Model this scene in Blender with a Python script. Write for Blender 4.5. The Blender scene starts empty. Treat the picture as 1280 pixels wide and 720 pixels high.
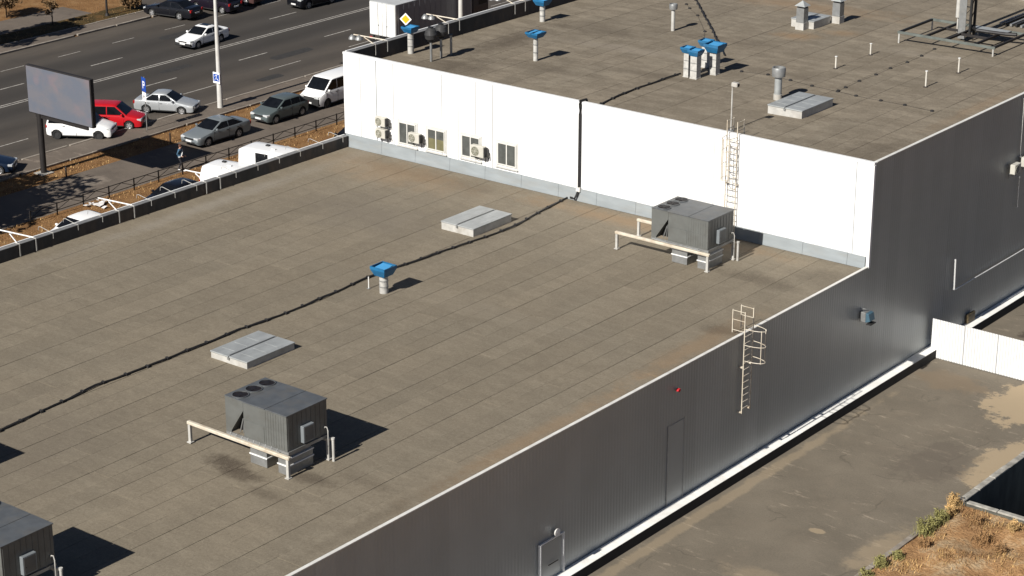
import bpy, bmesh, math, random
from mathutils import Vector, Matrix
random.seed(7)
scn = bpy.context.scene
COL = scn.collection
PI = math.pi

# ------------------------------------------------------------------ camera
CAM = Vector((45.657, -84.046, 40.793)); YAW = -0.67; PITCH = 0.3581; FPX = 2717.9
cd = bpy.data.cameras.new('camera'); cam = bpy.data.objects.new('camera', cd); COL.objects.link(cam)
cd.sensor_width = 36; cd.lens = 36*FPX/1280; cd.clip_start = 1; cd.clip_end = 4000
cam.location = CAM; cam.rotation_euler = (PI/2-PITCH, 0, -YAW)
scn.camera = cam
# ------------------------------------------------------------------ light
SUN_DX, SUN_DY = 0.008, 1.38                  # shadow run per metre of height
wd = bpy.data.worlds.new('World'); scn.world = wd; wd.use_nodes = True
nt = wd.node_tree; bg = nt.nodes['Background']
sky = nt.nodes.new('ShaderNodeTexSky'); sky.sky_type = 'NISHITA'; sky.sun_disc = False
EL = math.atan(1/math.hypot(SUN_DX, SUN_DY))
sky.sun_elevation = EL
sky.sun_rotation = math.atan2(-SUN_DX, -SUN_DY)
sky.air_density = 0.4; sky.dust_density = 0.3
nt.links.new(sky.outputs[0], bg.inputs[0]); bg.inputs[1].default_value = 0.05
sl = bpy.data.lights.new('sun', 'SUN'); sl.energy = 5.0; sl.angle = math.radians(.5); sl.color = (1, .96, .9)
so = bpy.data.objects.new('sun', sl); COL.objects.link(so)
so.rotation_euler = Vector((SUN_DX, SUN_DY, -1)).to_track_quat('-Z', 'Y').to_euler()
so.location = (0, -40, 60)
scn.view_settings.view_transform = 'Standard'; scn.view_settings.look = 'None'
scn.view_settings.exposure = 0.5; scn.view_settings.gamma = 1.0
scn.cycles.max_bounces = 6; scn.cycles.use_denoising = True

# ------------------------------------------------------------------ helpers
_f = Vector((math.sin(YAW)*math.cos(PITCH), math.cos(YAW)*math.cos(PITCH), -math.sin(PITCH)))
_r = Vector((math.cos(YAW), -math.sin(YAW), 0)); _u = _r.cross(_f)
def ray(px, py): return _f + _r*((px-640)/FPX) - _u*((py-360)/FPX)
def at(px, py, z=0.0):
    v = ray(px, py); return CAM + v*((z-CAM.z)/v.z)
def onX(px, py, X=0.0):
    v = ray(px, py); return CAM + v*((X-CAM.x)/v.x)
def onY(px, py, Y=0.0):
    v = ray(px, py); return CAM + v*((Y-CAM.y)/v.y)
ZR, ZU = 6.584, 11.584                        # coping heights of the low and the high hall
def zlow(x): return 6.47+.005*x
def zup(x): return 11.46+.0235*x
def atlow(px, py):
    z = 6.4
    for _ in range(6): p = at(px, py, z); z = zlow(p.x)
    return p
def atup(px, py):
    z = 11.2
    for _ in range(8): p = at(px, py, z); z = zup(p.x)
    return p

class MB:
    def __init__(s): s.v = []; s.f = []; s.m = []; s.cur = 0
    def add(s, vs, fs):
        o = len(s.v); s.v += [tuple(v) for v in vs]
        for f in fs: s.f.append([o+i for i in f]); s.m.append(s.cur)
        return s
    def box(s, x0, x1, y0, y1, z0, z1, M=None):
        vs = [Vector(p) for p in ((x0,y0,z0),(x1,y0,z0),(x1,y1,z0),(x0,y1,z0),(x0,y0,z1),(x1,y0,z1),(x1,y1,z1),(x0,y1,z1))]
        if M: vs = [M@v for v in vs]
        return s.add(vs, [(0,3,2,1),(4,5,6,7),(0,1,5,4),(1,2,6,5),(2,3,7,6),(3,0,4,7)])
    def tube(s, p0, p1, r0, r1=None, n=10, cap=True):
        p0, p1 = Vector(p0), Vector(p1); r1 = r0 if r1 is None else r1
        d = (p1-p0).normalized(); a = d.orthogonal().normalized(); b = d.cross(a)
        vs = []
        for p, r in ((p0, r0), (p1, r1)):
            for i in range(n):
                t = 2*PI*i/n; vs.append(p+a*(r*math.cos(t))+b*(r*math.sin(t)))
        fs = [(i, (i+1) % n, n+(i+1) % n, n+i) for i in range(n)]
        if cap: fs += [tuple(range(n-1, -1, -1)), tuple(range(n, 2*n))]
        return s.add(vs, fs)
    def path(s, pts, r, n=8):
        pts = [Vector(p) for p in pts]; vs = []; m = len(pts)
        for k, p in enumerate(pts):
            d = (pts[min(k+1, m-1)]-pts[max(k-1, 0)]).normalized()
            a = d.cross(Vector((0, 0, 1)))
            a = Vector((1, 0, 0)) if a.length < 1e-3 else a.normalized()
            b = d.cross(a)
            for i in range(n):
                t = 2*PI*i/n; vs.append(p+a*(r*math.cos(t))+b*(r*math.sin(t)))
        fs = []
        for k in range(m-1):
            for i in range(n): fs.append((k*n+i, k*n+(i+1) % n, (k+1)*n+(i+1) % n, (k+1)*n+i))
        fs += [tuple(range(n-1, -1, -1)), tuple(range((m-1)*n, m*n))]
        return s.add(vs, fs)
    def lathe(s, prof, c=(0,0,0), n=16, cap=True):
        vs = []; c = Vector(c)
        for r, z in prof:
            for i in range(n):
                t = 2*PI*i/n; vs.append(c+Vector((r*math.cos(t), r*math.sin(t), z)))
        fs = []
        for k in range(len(prof)-1):
            for i in range(n): fs.append((k*n+i, k*n+(i+1) % n, (k+1)*n+(i+1) % n, (k+1)*n+i))
        if cap: fs += [tuple(range(n-1, -1, -1)), tuple(range((len(prof)-1)*n, len(prof)*n))]
        return s.add(vs, fs)
    def prism(s, poly, d):
        """poly: list of 3-D points, d: extrusion vector"""
        poly = [Vector(p) for p in poly]; d = Vector(d); n = len(poly)
        return s.add(poly+[p+d for p in poly], [tuple(range(n-1, -1, -1)), tuple(range(n, 2*n))]+[(i, (i+1) % n, n+(i+1) % n, n+i) for i in range(n)])
    def mesh(s, name, mats, smooth=False, bev=0, recalc=True):
        me = bpy.data.meshes.new(name); me.from_pydata(s.v, [], s.f)
        if not isinstance(mats, (list, tuple)): mats = [mats]
        for m in mats: me.materials.append(m)
        if len(mats) > 1: me.polygons.foreach_set('material_index', s.m)
        if recalc or bev:
            bm = bmesh.new(); bm.from_mesh(me)
            if recalc: bmesh.ops.recalc_face_normals(bm, faces=bm.faces)
            if bev: bmesh.ops.bevel(bm, geom=list(bm.edges), offset=bev, segments=1, affect='EDGES', clamp_overlap=True)
            bm.to_mesh(me); bm.free()
        if smooth:
            me.shade_smooth(); me.set_sharp_from_angle(angle=math.radians(smooth if smooth > 1 else 35))
        me.update(); return me
    def obj(s, name, mats, parent=None, loc=(0,0,0), rot=(0,0,0), **k):
        return link(name, s.mesh(name, mats, **k), parent, loc, rot)
def link(name, data, parent=None, loc=(0,0,0), rot=(0,0,0)):
    o = bpy.data.objects.new(name, data); COL.objects.link(o); o.location = loc; o.rotation_euler = rot
    if parent: o.parent = parent
    return o
def tag(o, label=None, cat=None, group=None, kind=None):
    if label: o['label'] = label
    if cat: o['category'] = cat
    if group: o['group'] = group
    if kind: o['kind'] = kind
    return o
def thing(name, label, cat, loc=(0,0,0), rz=0, group=None):
    return tag(link(name, None, None, loc, (0,0,rz)), label, cat, group)
def copy_tree(o, parent=None):
    c = o.copy(); COL.objects.link(c); c.parent = parent
    for ch in list(o.children): copy_tree(ch, c)
    return c
def structure(name, mb, m, **k):
    o = mb.obj(name, m, **k); o['kind'] = 'structure'; return o

# ------------------------------------------------------------------ materials
class NT:
    def __init__(s, name):
        s.m = bpy.data.materials.new(name); s.m.use_nodes = True; s.t = s.m.node_tree
        s.b = s.t.nodes['Principled BSDF']; s.pos = s.t.nodes.new('ShaderNodeNewGeometry').outputs['Position']
    def n(s, t, **k):
        x = s.t.nodes.new(t)
        for a, b in k.items(): setattr(x, a, b)
        return x
    def l(s, a, b): s.t.links.new(a, b)
    def scaled(s, sc, src=None):
        v = s.n('ShaderNodeVectorMath', operation='MULTIPLY'); s.l(src or s.pos, v.inputs[0]); v.inputs[1].default_value = sc; return v.outputs[0]
    def noise(s, scale, detail=4, sc=None, rough=.55):
        x = s.n('ShaderNodeTexNoise'); x.inputs['Scale'].default_value = scale; x.inputs['Detail'].default_value = detail; x.inputs['Roughness'].default_value = rough
        s.l(s.scaled(sc) if sc else s.pos, x.inputs['Vector']); return x.outputs['Fac']
    def ramp(s, src, pts):
        x = s.n('ShaderNodeValToRGB'); s.l(src, x.inputs[0]); e = x.color_ramp.elements
        while len(e) < len(pts): e.new(.5)
        for el, (p, c) in zip(e, pts):
            el.position = p; el.color = (c, c, c, 1) if isinstance(c, (int, float)) else (*c, 1)
        return x.outputs[0]
    def mix(s, fac, a, b, mode='MIX'):
        x = s.n('ShaderNodeMix', data_type='RGBA', blend_type=mode)
        for sock, v in ((x.inputs[0], fac), (x.inputs[6], a), (x.inputs[7], b)):
            if isinstance(v, (int, float)): sock.default_value = v
            elif isinstance(v, tuple): sock.default_value = (*v, 1)
            else: s.l(v, sock)
        return x.outputs[2]
    def math(s, op, a, b=0.0, c=None):
        x = s.n('ShaderNodeMath', operation=op)
        for sock, v in zip(x.inputs, (a, b, c)):
            if v is None: continue
            if isinstance(v, (int, float)): sock.default_value = v
            else: s.l(v, sock)
        return x.outputs[0]
    def blob(s, cx, cy, rx, ry, soft=.5, nz=.35, nscale=.9, fine=0):
        """soft-edged irregular patch on the ground plane, 1 inside and 0 outside"""
        sep = s.n('ShaderNodeSeparateXYZ'); s.l(s.pos, sep.inputs[0])
        dx = s.math('DIVIDE', s.math('SUBTRACT', sep.outputs[0], cx), rx); dy = s.math('DIVIDE', s.math('SUBTRACT', sep.outputs[1], cy), ry)
        d = s.math('SQRT', s.math('ADD', s.math('MULTIPLY', dx, dx), s.math('MULTIPLY', dy, dy)))
        d = s.math('ADD', d, s.math('MULTIPLY', s.math('SUBTRACT', s.noise(nscale, 6), .5), nz*4))
        if fine: d = s.math('ADD', d, s.math('MULTIPLY', s.math('SUBTRACT', s.noise(6, 6, None, .7), .5), fine))
        x = s.n('ShaderNodeMapRange', interpolation_type='SMOOTHSTEP'); s.l(d, x.inputs[0])
        x.inputs[1].default_value = 1-soft; x.inputs[2].default_value = 1+soft*.2; x.inputs[3].default_value = 1; x.inputs[4].default_value = 0
        return x.outputs[0]
    def xyz(s):
        sep = s.n('ShaderNodeSeparateXYZ'); s.l(s.pos, sep.inputs[0]); return sep.outputs
    def objrand(s): return s.n('ShaderNodeObjectInfo').outputs['Random']
    def bump(s, h, dist=.01, strength=.6):
        x = s.n('ShaderNodeBump'); x.inputs['Distance'].default_value = dist; x.inputs['Strength'].default_value = strength
        s.l(h, x.inputs['Height']); s.l(x.outputs[0], s.b.inputs['Normal'])
    def out(s, col, rough=.7, metal=0.0, spec=None):
        if isinstance(col, tuple): s.b.inputs['Base Color'].default_value = (*col, 1)
        else: s.l(col, s.b.inputs['Base Color'])
        if isinstance(rough, (int, float)): s.b.inputs['Roughness'].default_value = rough
        else: s.l(rough, s.b.inputs['Roughness'])
        s.b.inputs['Metallic'].default_value = metal
        if spec is not None: s.b.inputs['Specular IOR Level'].default_value = spec
        return s.m
def vary(name, col, rough=.6, metal=0., var=.2, scale=2.5, sc=None, bump=0, bscale=60, dirt=None, dfac=.5, rand=0, spec=None, coat=0):
    """plain surface: base colour broken up by two noises, optional dirt blotches and a per-object tint"""
    t = NT(name); a = t.noise(scale, 5, sc)
    dk = tuple(c*(1-var) for c in col); lt = tuple(min(1, c*(1+var)) for c in col)
    c = t.ramp(a, [(.3, dk), (.7, lt)])
    if dirt:
        d = t.ramp(t.noise(scale*.37+.3, 6, sc, .65), [(.48, 0), (.72, dfac)]); c = t.mix(d, c, dirt)
    if rand:
        k = t.math('ADD', t.math('MULTIPLY', t.objrand(), 2*rand), 1-rand)
        cc = t.n('ShaderNodeCombineXYZ')
        for i in range(3): t.l(k, cc.inputs[i])
        c = t.mix(1.0, c, cc.outputs[0], 'MULTIPLY')
    if bump: t.bump(t.noise(bscale, 3), bump)
    if coat: t.b.inputs['Coat Weight'].default_value = coat; t.b.inputs['Coat Roughness'].default_value = .05
    return t.out(c, rough, metal, spec)

def roof_material(name, base, warm, dark, blobs, streak=.5):
    t = NT(name)
    c = t.mix(t.ramp(t.noise(.23, 5), [(.38, 0), (.66, 1)]), base, warm)
    # weathering streaks that run across the sheets
    st = t.noise(1.1, 8, (.45, 1.15, 1), .72)
    c = t.mix(t.ramp(st, [(.44, streak), (.62, 0)]), c, dark, 'MIX')
    c = t.mix(t.ramp(t.noise(2.2, 6, (.5, 1.4, 1), .7), [(.52, 0), (.75, .35)]), c, tuple(min(1, x*1.5) for x in base))
    c = t.mix(t.ramp(t.noise(7, 6, None, .8), [(.36, .5), (.52, 0)]), c, dark)
    c = t.mix(t.ramp(t.noise(11, 6, None, .8), [(.5, 0), (.66, .4)]), c, tuple(min(1, x*1.45) for x in base))
    k = t.math('ADD', t.math('MULTIPLY', t.objrand(), .13), .935)
    cc = t.n('ShaderNodeCombineXYZ')
    for i in range(3): t.l(k, cc.inputs[i])
    c = t.mix(1.0, c, cc.outputs[0], 'MULTIPLY')
    for (cx, cy, rx, ry, col, f, soft) in blobs:
        c = t.mix(t.math('MULTIPLY', t.blob(cx, cy, rx, ry, soft, .35, .9, 1.3), f), c, col)
    c = t.mix(t.ramp(t.noise(16, 3, None, .8), [(.34, .3), (.5, 0)]), c, tuple(x*.62 for x in base))
    c = t.mix(t.ramp(t.noise(19, 3, None, .8), [(.54, 0), (.68, .35)]), c, tuple(min(1, x*1.55) for x in base))
    t.bump(t.noise(45, 3), .006)
    return t.out(c, .85, 0, .25)

DK = (.05, .037, .026)
RUST = (.25, .16, .085)
M = {}
M['roof_low'] = roof_material('weathered_bitumen_low', (.184, .158, .117), (.198, .167, .121), (.112, .092, .066), [
    (-8.2, -33.1, 1.3, .6, DK, .75, .8), (-6.9, -33.5, 1.4, .5, DK, .7, .8), (-5.2, -34.2, 1.2, .4, DK, .45, .8), (-4.6, -32.2, 1.3, .5, DK, .55, .8), (-3.2, -31.2, 1.6, .6, DK, .35, .9),
    (-3.2, -4.3, 2.6, .9, DK, .45, .9), (-1.0, -2.2, 1.6, 1.4, DK, .3, .9),
    (-25, -1.6, 8, 1.1, DK, .32, .9), (-12, -1.2, 9, 1.0, RUST, .5, .9), (-27, -2.2, 6, 2.2, RUST, .35, .9),
    (-.9, -13, .8, 6, RUST, .4, .9), (-.6, -24, .6, 8, RUST, .4, .9), (-1.2, -10.6, 1.2, .9, DK, .45, .9), (-.7, -33, .5, 6, DK, .3, .9),
    (-12, -15, 10, 1.2, (.24, .21, .165), .15, .9), (-30.9, -12, .7, 13, (.27, .245, .205), .45, .9), (-16, -38, 6, 7, (.13, .108, .082), .5, .9),
    (-24, -8, 6, 3, (.13, .112, .09), .45, .9)], .35)
M['roof_up'] = roof_material('weathered_bitumen_high', (.212, .182, .137), (.226, .190, .142), (.118, .097, .070), [
    (-28, 3.5, 3.2, 2.4, DK, .55, .9), (-29, 9.5, 1.4, 4.5, DK, .6, .9), (-24, 6, 5, 1.0, DK, .4, .9), (-26, 15, 5, 1.4, DK, .35, .9),
    (-1.2, 2.2, 1.4, 2.4, DK, .45, .9), (-16.3, 20, 1.6, 1.1, RUST, .6, .9), (-20, 27, 8, 1.6, RUST, .45, .9), (-18, 8, 6, .8, DK, .3, .9), (-12, 12, 5, .7, DK, .25, .9), (-22, 12, 7, .9, (.26, .225, .18), .4, .9), (-8, 6, 5, .6, DK, .22, .9), (-19, 17, 7, 1.0, DK, .28, .9), (-8, 20, 4, .8, (.26, .225, .18), .35, .9), (-14.5, 22, 1.4, .8, RUST, .5, .9), (-.8, 12, .6, 6, RUST, .3, .9)], .7)
M['bitumen'] = vary('bare_bitumen', (.035, .028, .023), .9, var=.3)
M['pale_block'] = vary('pale_render', (.42, .41, .38), .7, var=.2, scale=5, dirt=(.22, .21, .19), dfac=.5)
M['white_wall'] = vary('white_cladding', (.72, .72, .71), .5, var=.02, scale=.9, sc=(1.6, 1, .12), dirt=(.47, .46, .43), dfac=.45)
M['white_trim'] = vary('white_painted_metal', (.72, .72, .70), .45, var=.05, dirt=(.45, .4, .33), dfac=.25)
M['coping'] = vary('cream_coping', (.62, .61, .57), .5, var=.1, dirt=(.35, .32, .27), dfac=.3)
M['dark_sheet'] = vary('charcoal_sheet', (.355, .372, .366), .40, .22, var=.05, scale=.5, rand=.05, dirt=(.34, .335, .32), dfac=.2)
M['flash'] = vary('grey_flashing', (.25, .275, .285), .55, var=.12, scale=1.2, sc=(.6, 1, 2.5), dirt=(.25, .22, .17), dfac=.3)
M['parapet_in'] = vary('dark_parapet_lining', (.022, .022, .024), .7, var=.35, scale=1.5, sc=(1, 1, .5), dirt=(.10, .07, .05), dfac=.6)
M['grey_coping'] = vary('grey_coping', (.16, .16, .16), .55, var=.2, dirt=(.3, .29, .27), dfac=.4)
M['stub'] = vary('cream_stub_pipe', (.52, .49, .43), .5, var=.1)
M['frame_grey'] = vary('green_grey_steel', (.14, .155, .14), .5, .3, var=.2)
M['leg_grey'] = vary('weathered_white_steel', (.42, .41, .38), .5, var=.15, dirt=(.22, .18, .13), dfac=.4)
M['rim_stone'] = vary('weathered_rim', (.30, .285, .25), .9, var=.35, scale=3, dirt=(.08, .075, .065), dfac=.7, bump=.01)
M['pit'] = vary('shade_dark_concrete', (.085, .085, .07), .95, var=.5, scale=1.2, sc=(1, 1, .4))  # concrete colour darkened to carry the shade inside the pit
M['black'] = vary('black_bitumen_paint', (.016, .015, .015), .8, var=.3)
M['plinth'] = vary('white_plinth_paint', (.82, .81, .77), .5, var=.06, dirt=(.5, .47, .4), dfac=.4)
M['ac_body'] = vary('grey_ac_cabinet', (.122, .126, .118), .45, .1, var=.08, dirt=(.075, .068, .055), dfac=.45)
M['ac_light'] = vary('pale_grey_switch_box', (.20, .22, .23), .45, .2, var=.1)
M['ac_top'] = vary('grey_ac_lid', (.112, .120, .125), .42, .3, var=.15, dirt=(.16, .145, .12), dfac=.55)
M['dark_metal'] = vary('dark_metal', (.02, .02, .02), .5, .3, var=.2)
M['fan'] = vary('black_fan_plastic', (.014, .011, .012), .5, var=.2)
M['galv'] = vary('galvanised_steel', (.27, .275, .27), .45, .5, var=.16, scale=4, dirt=(.25, .23, .2), dfac=.3)
M['galv_pale'] = vary('pale_zinc', (.36, .375, .37), .5, .3, var=.16, scale=2.2, sc=(1, .5, 1), dirt=(.28, .29, .28), dfac=.5)
M['concrete'] = vary('concrete', (.36, .345, .31), .85, var=.2, dirt=(.2, .18, .15), dfac=.5, bump=.004)
M['cream'] = vary('cream_paint', (.52, .47, .38), .5, var=.1, scale=5, dirt=(.27, .17, .08), dfac=.5)
M['blue'] = vary('blue_paint', (.010, .115, .25), .45, var=.15, scale=3, dirt=(.10, .16, .22), dfac=.45)
M['cowl'] = vary('blue_grey_paint', (.055, .11, .15), .4, var=.15)
M['blue_light'] = vary('pale_blue_inside', (.06, .27, .52), .4, var=.1)
M['cable'] = vary('black_cable', (.012, .011, .011), .6)
M['glass'] = vary('dark_glass', (.006, .007, .009), .12, var=.3, spec=.22)
M['pane'] = vary('window_pane', (.075, .08, .075), .15, var=.25)
M['blind'] = vary('ochre_blind', (.13, .12, .06), .6)
M['window_frame'] = vary('white_window_frame', (.56, .55, .51), .45, var=.05)
M['ac_small'] = vary('ivory_ac_case', (.46, .445, .39), .5, var=.08)
M['tyre'] = vary('tyre_rubber', (.014, .014, .014), .85)
M['rim'] = vary('wheel_alloy', (.42, .42, .42), .35, .6)
M['rim_dark'] = vary('steel_wheel', (.05, .05, .05), .5, .4)
M['lamp'] = vary('clear_lamp', (.62, .64, .64), .12, .3)
M['red_lamp'] = vary('red_lamp', (.28, .01, .01), .25)
M['plate'] = vary('number_plate', (.7, .7, .68), .5)
M['plastic'] = vary('black_trim_plastic', (.018, .018, .018), .6)
M['pole'] = vary('concrete_pole', (.52, .51, .48), .75, var=.1, dirt=(.35, .3, .24), dfac=.35)
M['iron'] = vary('dark_iron', (.02, .017, .016), .65, .2)
M['bark'] = vary('bark', (.05, .036, .025), .9, var=.3)
M['leaf_dry'] = vary('dry_leaves', (.11, .062, .022), .8, var=.5, scale=3, rand=.15)
M['leaf'] = vary('dark_green_leaves', (.045, .06, .018), .8, var=.45, scale=3)
M['weed'] = vary('weed_leaves', (.20, .185, .06), .8, var=.4, scale=3)
M['straw'] = vary('dry_grass', (.42, .27, .11), .85, var=.45, scale=1.6)
M['straw_brown'] = vary('brown_dry_grass', (.24, .135, .055), .85, var=.4, scale=1.6)
M['kerb'] = vary('kerb_concrete', (.24, .21, .175), .85, var=.25, dirt=(.12, .10, .08), dfac=.5)
M['line'] = vary('road_paint', (.33, .31, .28), .8, var=.3, scale=6, dirt=(.09, .08, .07), dfac=.85)
M['bill'] = None; M['beige_trim'] = vary('beige_trim', (.50, .495, .465), .5, var=.06)
M['fence'] = vary('white_fence_paint', (.62, .62, .61), .45, var=.04, scale=.8, dirt=(.45, .43, .4), dfac=.2)
def asphalt(name, base, dusty, blobs=(), lanes=False, crack=True):
    t = NT(name)
    c = t.mix(t.ramp(t.noise(.35, 6, (1, .25, 1) if lanes else None, .6), [(.36, 0), (.66, 1)]), base, tuple(x*1.3 for x in base))
    c = t.mix(t.ramp(t.noise(14, 3, None, .7), [(.35, .35), (.55, 0)]), c, tuple(x*.6 for x in base))
    if lanes:      # dust gathers by the kerbs, rubber polishes the wheel tracks
        x = t.xyz()[0]
        e = t.ramp(t.math('DIVIDE', t.math('ADD', x, 84.5), 25), [(0, 1), (.18, .75), (.27, .15), (.6, .08), (.78, .65), (1, 1)])
        e = t.math('MULTIPLY', e, t.ramp(t.noise(.7, 6, (1, .3, 1), .65), [(.25, .35), (.7, 1)]))
        c = t.mix(e, c, dusty)
        w = t.n('ShaderNodeTexWave'); w.bands_direction = 'X'; w.inputs['Scale'].default_value = .092; w.inputs['Distortion'].default_value = .6
        t.l(t.pos, w.inputs['Vector']); c = t.mix(t.math('MULTIPLY', w.outputs['Fac'], .35), c, tuple(x*.62 for x in base))
    else:
        c = t.mix(t.ramp(t.noise(.6, 8, None, .75), [(.5, 0), (.72, .75)]), c, dusty)
        sc = t.math('MULTIPLY', t.ramp(t.noise(1.6, 9, (.35, 1.3, 1), .78), [(.56, 0), (.63, 1)]), t.ramp(t.noise(.22, 3), [(.42, 0), (.56, .85)]))
        c = t.mix(sc, c, tuple(x*1.7 for x in dusty))
        v = t.n('ShaderNodeTexVoronoi', feature='DISTANCE_TO_EDGE'); v.inputs['Scale'].default_value = .22
        wv = t.n('ShaderNodeVectorMath', operation='ADD'); nz_ = t.n('ShaderNodeTexNoise'); nz_.inputs['Scale'].default_value = .8; nz_.inputs['Detail'].default_value = 6; t.l(t.pos, nz_.inputs['Vector'])
        t.l(t.pos, wv.inputs[0]); t.l(nz_.outputs['Color'], wv.inputs[1]); t.l(wv.outputs[0], v.inputs['Vector'])
        c = t.mix(t.math('MULTIPLY', t.ramp(v.outputs['Distance'], [(.0, 1), (.012, 0)]), t.ramp(t.noise(.4, 3), [(.5, 0), (.6, .45)])), c, tuple(x*.45 for x in base))
    for (cx, cy, rx, ry, col, f, soft) in blobs:
        c = t.mix(t.math('MULTIPLY', t.blob(cx, cy, rx, ry, soft*.5, .38, 1.1, .8), f), c, col)
    t.bump(t.noise(70, 2), .004)
    return t.out(c, .88, 0, .25)
SAND = (.36, .28, .18)
M['road'] = asphalt('road_asphalt', (.041, .037, .033), (.10, .083, .066), lanes=True)
M['path'] = asphalt('path_asphalt', (.112, .092, .074), (.15, .122, .096), [(-54, 0, 1.0, 1.2, (.25, .21, .17), .5, .8)])
M['yard'] = asphalt('yard_asphalt', (.138, .118, .090), (.168, .140, .105), [
    (6.6, 4.6, 2.0, 3.2, SAND, .85, .35), (8.6, -2.5, 1.3, 3.0, SAND, .8, .4), (8.6, -13.2, 1.0, 2.6, SAND, .42, .9), (5.6, -13.2, .36, .22, SAND, .6, .5), (6.8, -18.2, 2.6, .9, SAND, .3, .9), (6.2, -4.2, 1.8, 2.6, (.105, .088, .07), .55, .7), (2.4, 4.4, 2.2, 1.2, (.19, .14, .09), .5, .9),
    (3.4, 13, 1.4, 1.6, (.04, .03, .024), .7, .6), (1.0, -14, .35, 16, SAND, .35, .9)])
def earth(name, cols):
    t = NT(name); c = t.ramp(t.noise(.8, 7, None, .7), [(.3, cols[0]), (.48, cols[1]), (.62, cols[2]), (.78, cols[3])])
    c = t.mix(t.ramp(t.noise(6, 5, None, .7), [(.35, .55), (.55, 0)]), c, tuple(x*.45 for x in cols[1]))
    t.bump(t.noise(9, 5), .12, .8); return t.out(c, .95, 0, .1)
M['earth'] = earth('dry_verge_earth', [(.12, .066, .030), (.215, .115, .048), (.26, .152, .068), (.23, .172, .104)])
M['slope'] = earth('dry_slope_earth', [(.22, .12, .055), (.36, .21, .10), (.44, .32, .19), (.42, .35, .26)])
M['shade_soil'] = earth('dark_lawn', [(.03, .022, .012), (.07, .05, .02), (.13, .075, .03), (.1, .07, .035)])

def paint(name, col, metal=0.0, rough=.32): return vary(name, col, rough, metal, var=.03, coat=.25, spec=.35)
P = dict(white=paint('white_car_paint', (.78, .78, .77)), red=paint('red_car_paint', (.42, .008, .014)), silver=paint('silver_car_paint', (.46, .48, .49), .45),
         bluegrey=paint('blue_grey_car_paint', (.21, .235, .245), .35), greengrey=paint('green_grey_car_paint', (.115, .14, .14), .35), black=paint('black_car_paint', (.005, .0055, .008)),
         navy=paint('navy_car_paint', (.006, .013, .03)), maroon=paint('brown_car_paint', (.10, .055, .05), .3), grey=paint('grey_car_paint', (.28, .29, .29), .3), purple=paint('dark_plum_car_paint', (.010, .007, .013)))

# ------------------------------------------------------------------ ground and street
def grid_sheet(mb, xs, ys, z, hole=None):
    for i in range(len(xs)-1):
        for j in range(len(ys)-1):
            if hole and hole(.5*(xs[i]+xs[i+1]), .5*(ys[j]+ys[j+1])): continue
            mb.add([(xs[i], ys[j], z), (xs[i+1], ys[j], z), (xs[i+1], ys[j+1], z), (xs[i], ys[j+1], z)], [(0, 1, 2, 3)])
PX0, PX1, PY0, PY1 = 9.25, 30., -7.15, 26.      # the sunken pit on the right
g = MB(); grid_sheet(g, [-1800, PX0, PX1, 1800], [-1800, PY0, PY1, 2200], 0, lambda x, y: PX0 < x < PX1 and PY0 < y < PY1)
structure('ground', g, M['earth'], recalc=False)
def sheet(name, x0, x1, y0, y1, z, m):
    b = MB(); grid_sheet(b, [x0, x1], [y0, y1], z); return structure(name, b, m, recalc=False)
KN, KF = -60.75, -83.0                           # near and far kerb lines
sheet('road', KF, KN, -160, 400, .004, M['road'])
def kerb_line(name, x0, x1, y0, y1, z1, step=2.0):
    root = tag(link(name, None), 'concrete kerb of separate stones along the road edge', None); root['kind'] = 'structure'
    y = y0; me = {}
    while y < y1-.1:
        L = min(step, y1-y); k = round(L, 2)
        if k not in me:
            b = MB(); b.box(x0, x1, .012, L-.012, .005, z1); me[k] = b.mesh('kerb_stone', M['kerb'], bev=.015)
        link('kerb_stone', me[k], root, (0, y, random.uniform(-.012, .012)), (0, 0, random.uniform(-.003, .003))); y += step
    return root
kerb_line('near_kerb', KN, KN+.18, -14, 58, .14)
sheet('pavement', KN+.18, -58.35, -60, 200, .10, M['path'])
kerb_line('path_kerb', -58.35, -58.23, -14, 30, .15, 2.0)
sheet('path', -55.9, -51.0, -60, 200, .004, M['path'])
sheet('service_lane', -48.0, -33.0, -60, 200, .004, M['path'])
kerb_line('far_kerb', KF-.2, KF, 4, 34, .15)
sheet('far_pavement', -84.9, KF-.2, -60, 33.5, .10, M['path'])
kerb_line('far_verge_kerb', -85.05, -84.9, 4, 34, .14)
sheet('parking_bay', -88.5, KF, 34.0, 90, .006, M['road'])
sheet('far_path', -91.6, -87.9, -60, 30, .006, M['path'])
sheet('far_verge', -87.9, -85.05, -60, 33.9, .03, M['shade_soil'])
# lane markings: thin painted sheets
dash = MB()
def mark(b, x, y0, y1, w=.13, z=.008): b.add([(x-w/2, y0, z), (x+w/2, y0, z), (x+w/2, y1, z), (x-w/2, y1, z)], [(0, 1, 2, 3)])
for dx in (-.17, .17):
    mark(dash, -71.7+dx, -60, 200, .13)
structure('double_centre_line', dash, M['line'], recalc=False)
M['road_patch'] = vary('road_patch', (.024, .022, .02), .85, var=.25, scale=3)
for px_, py_, w_, l_ in ((-66.2, 30.5, 1.1, 4.2), (-62.6, 24.5, .9, 2.4), (-77.2, 30.2, 1.3, 5.5), (-69.8, 22.0, .8, 3.0)):
    b = MB(); n = 16; b.add([(px_+w_*.5*math.copysign(abs(math.cos(2*PI*i/n))**.5, math.cos(2*PI*i/n))*random.uniform(.9, 1.08), py_+l_*.5*math.copysign(abs(math.sin(2*PI*i/n))**.5, math.sin(2*PI*i/n))*random.uniform(.94, 1.05), .0065) for i in range(n)], [tuple(range(n))])
    structure('road_repair', b, M['road_patch'], recalc=False)
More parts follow.
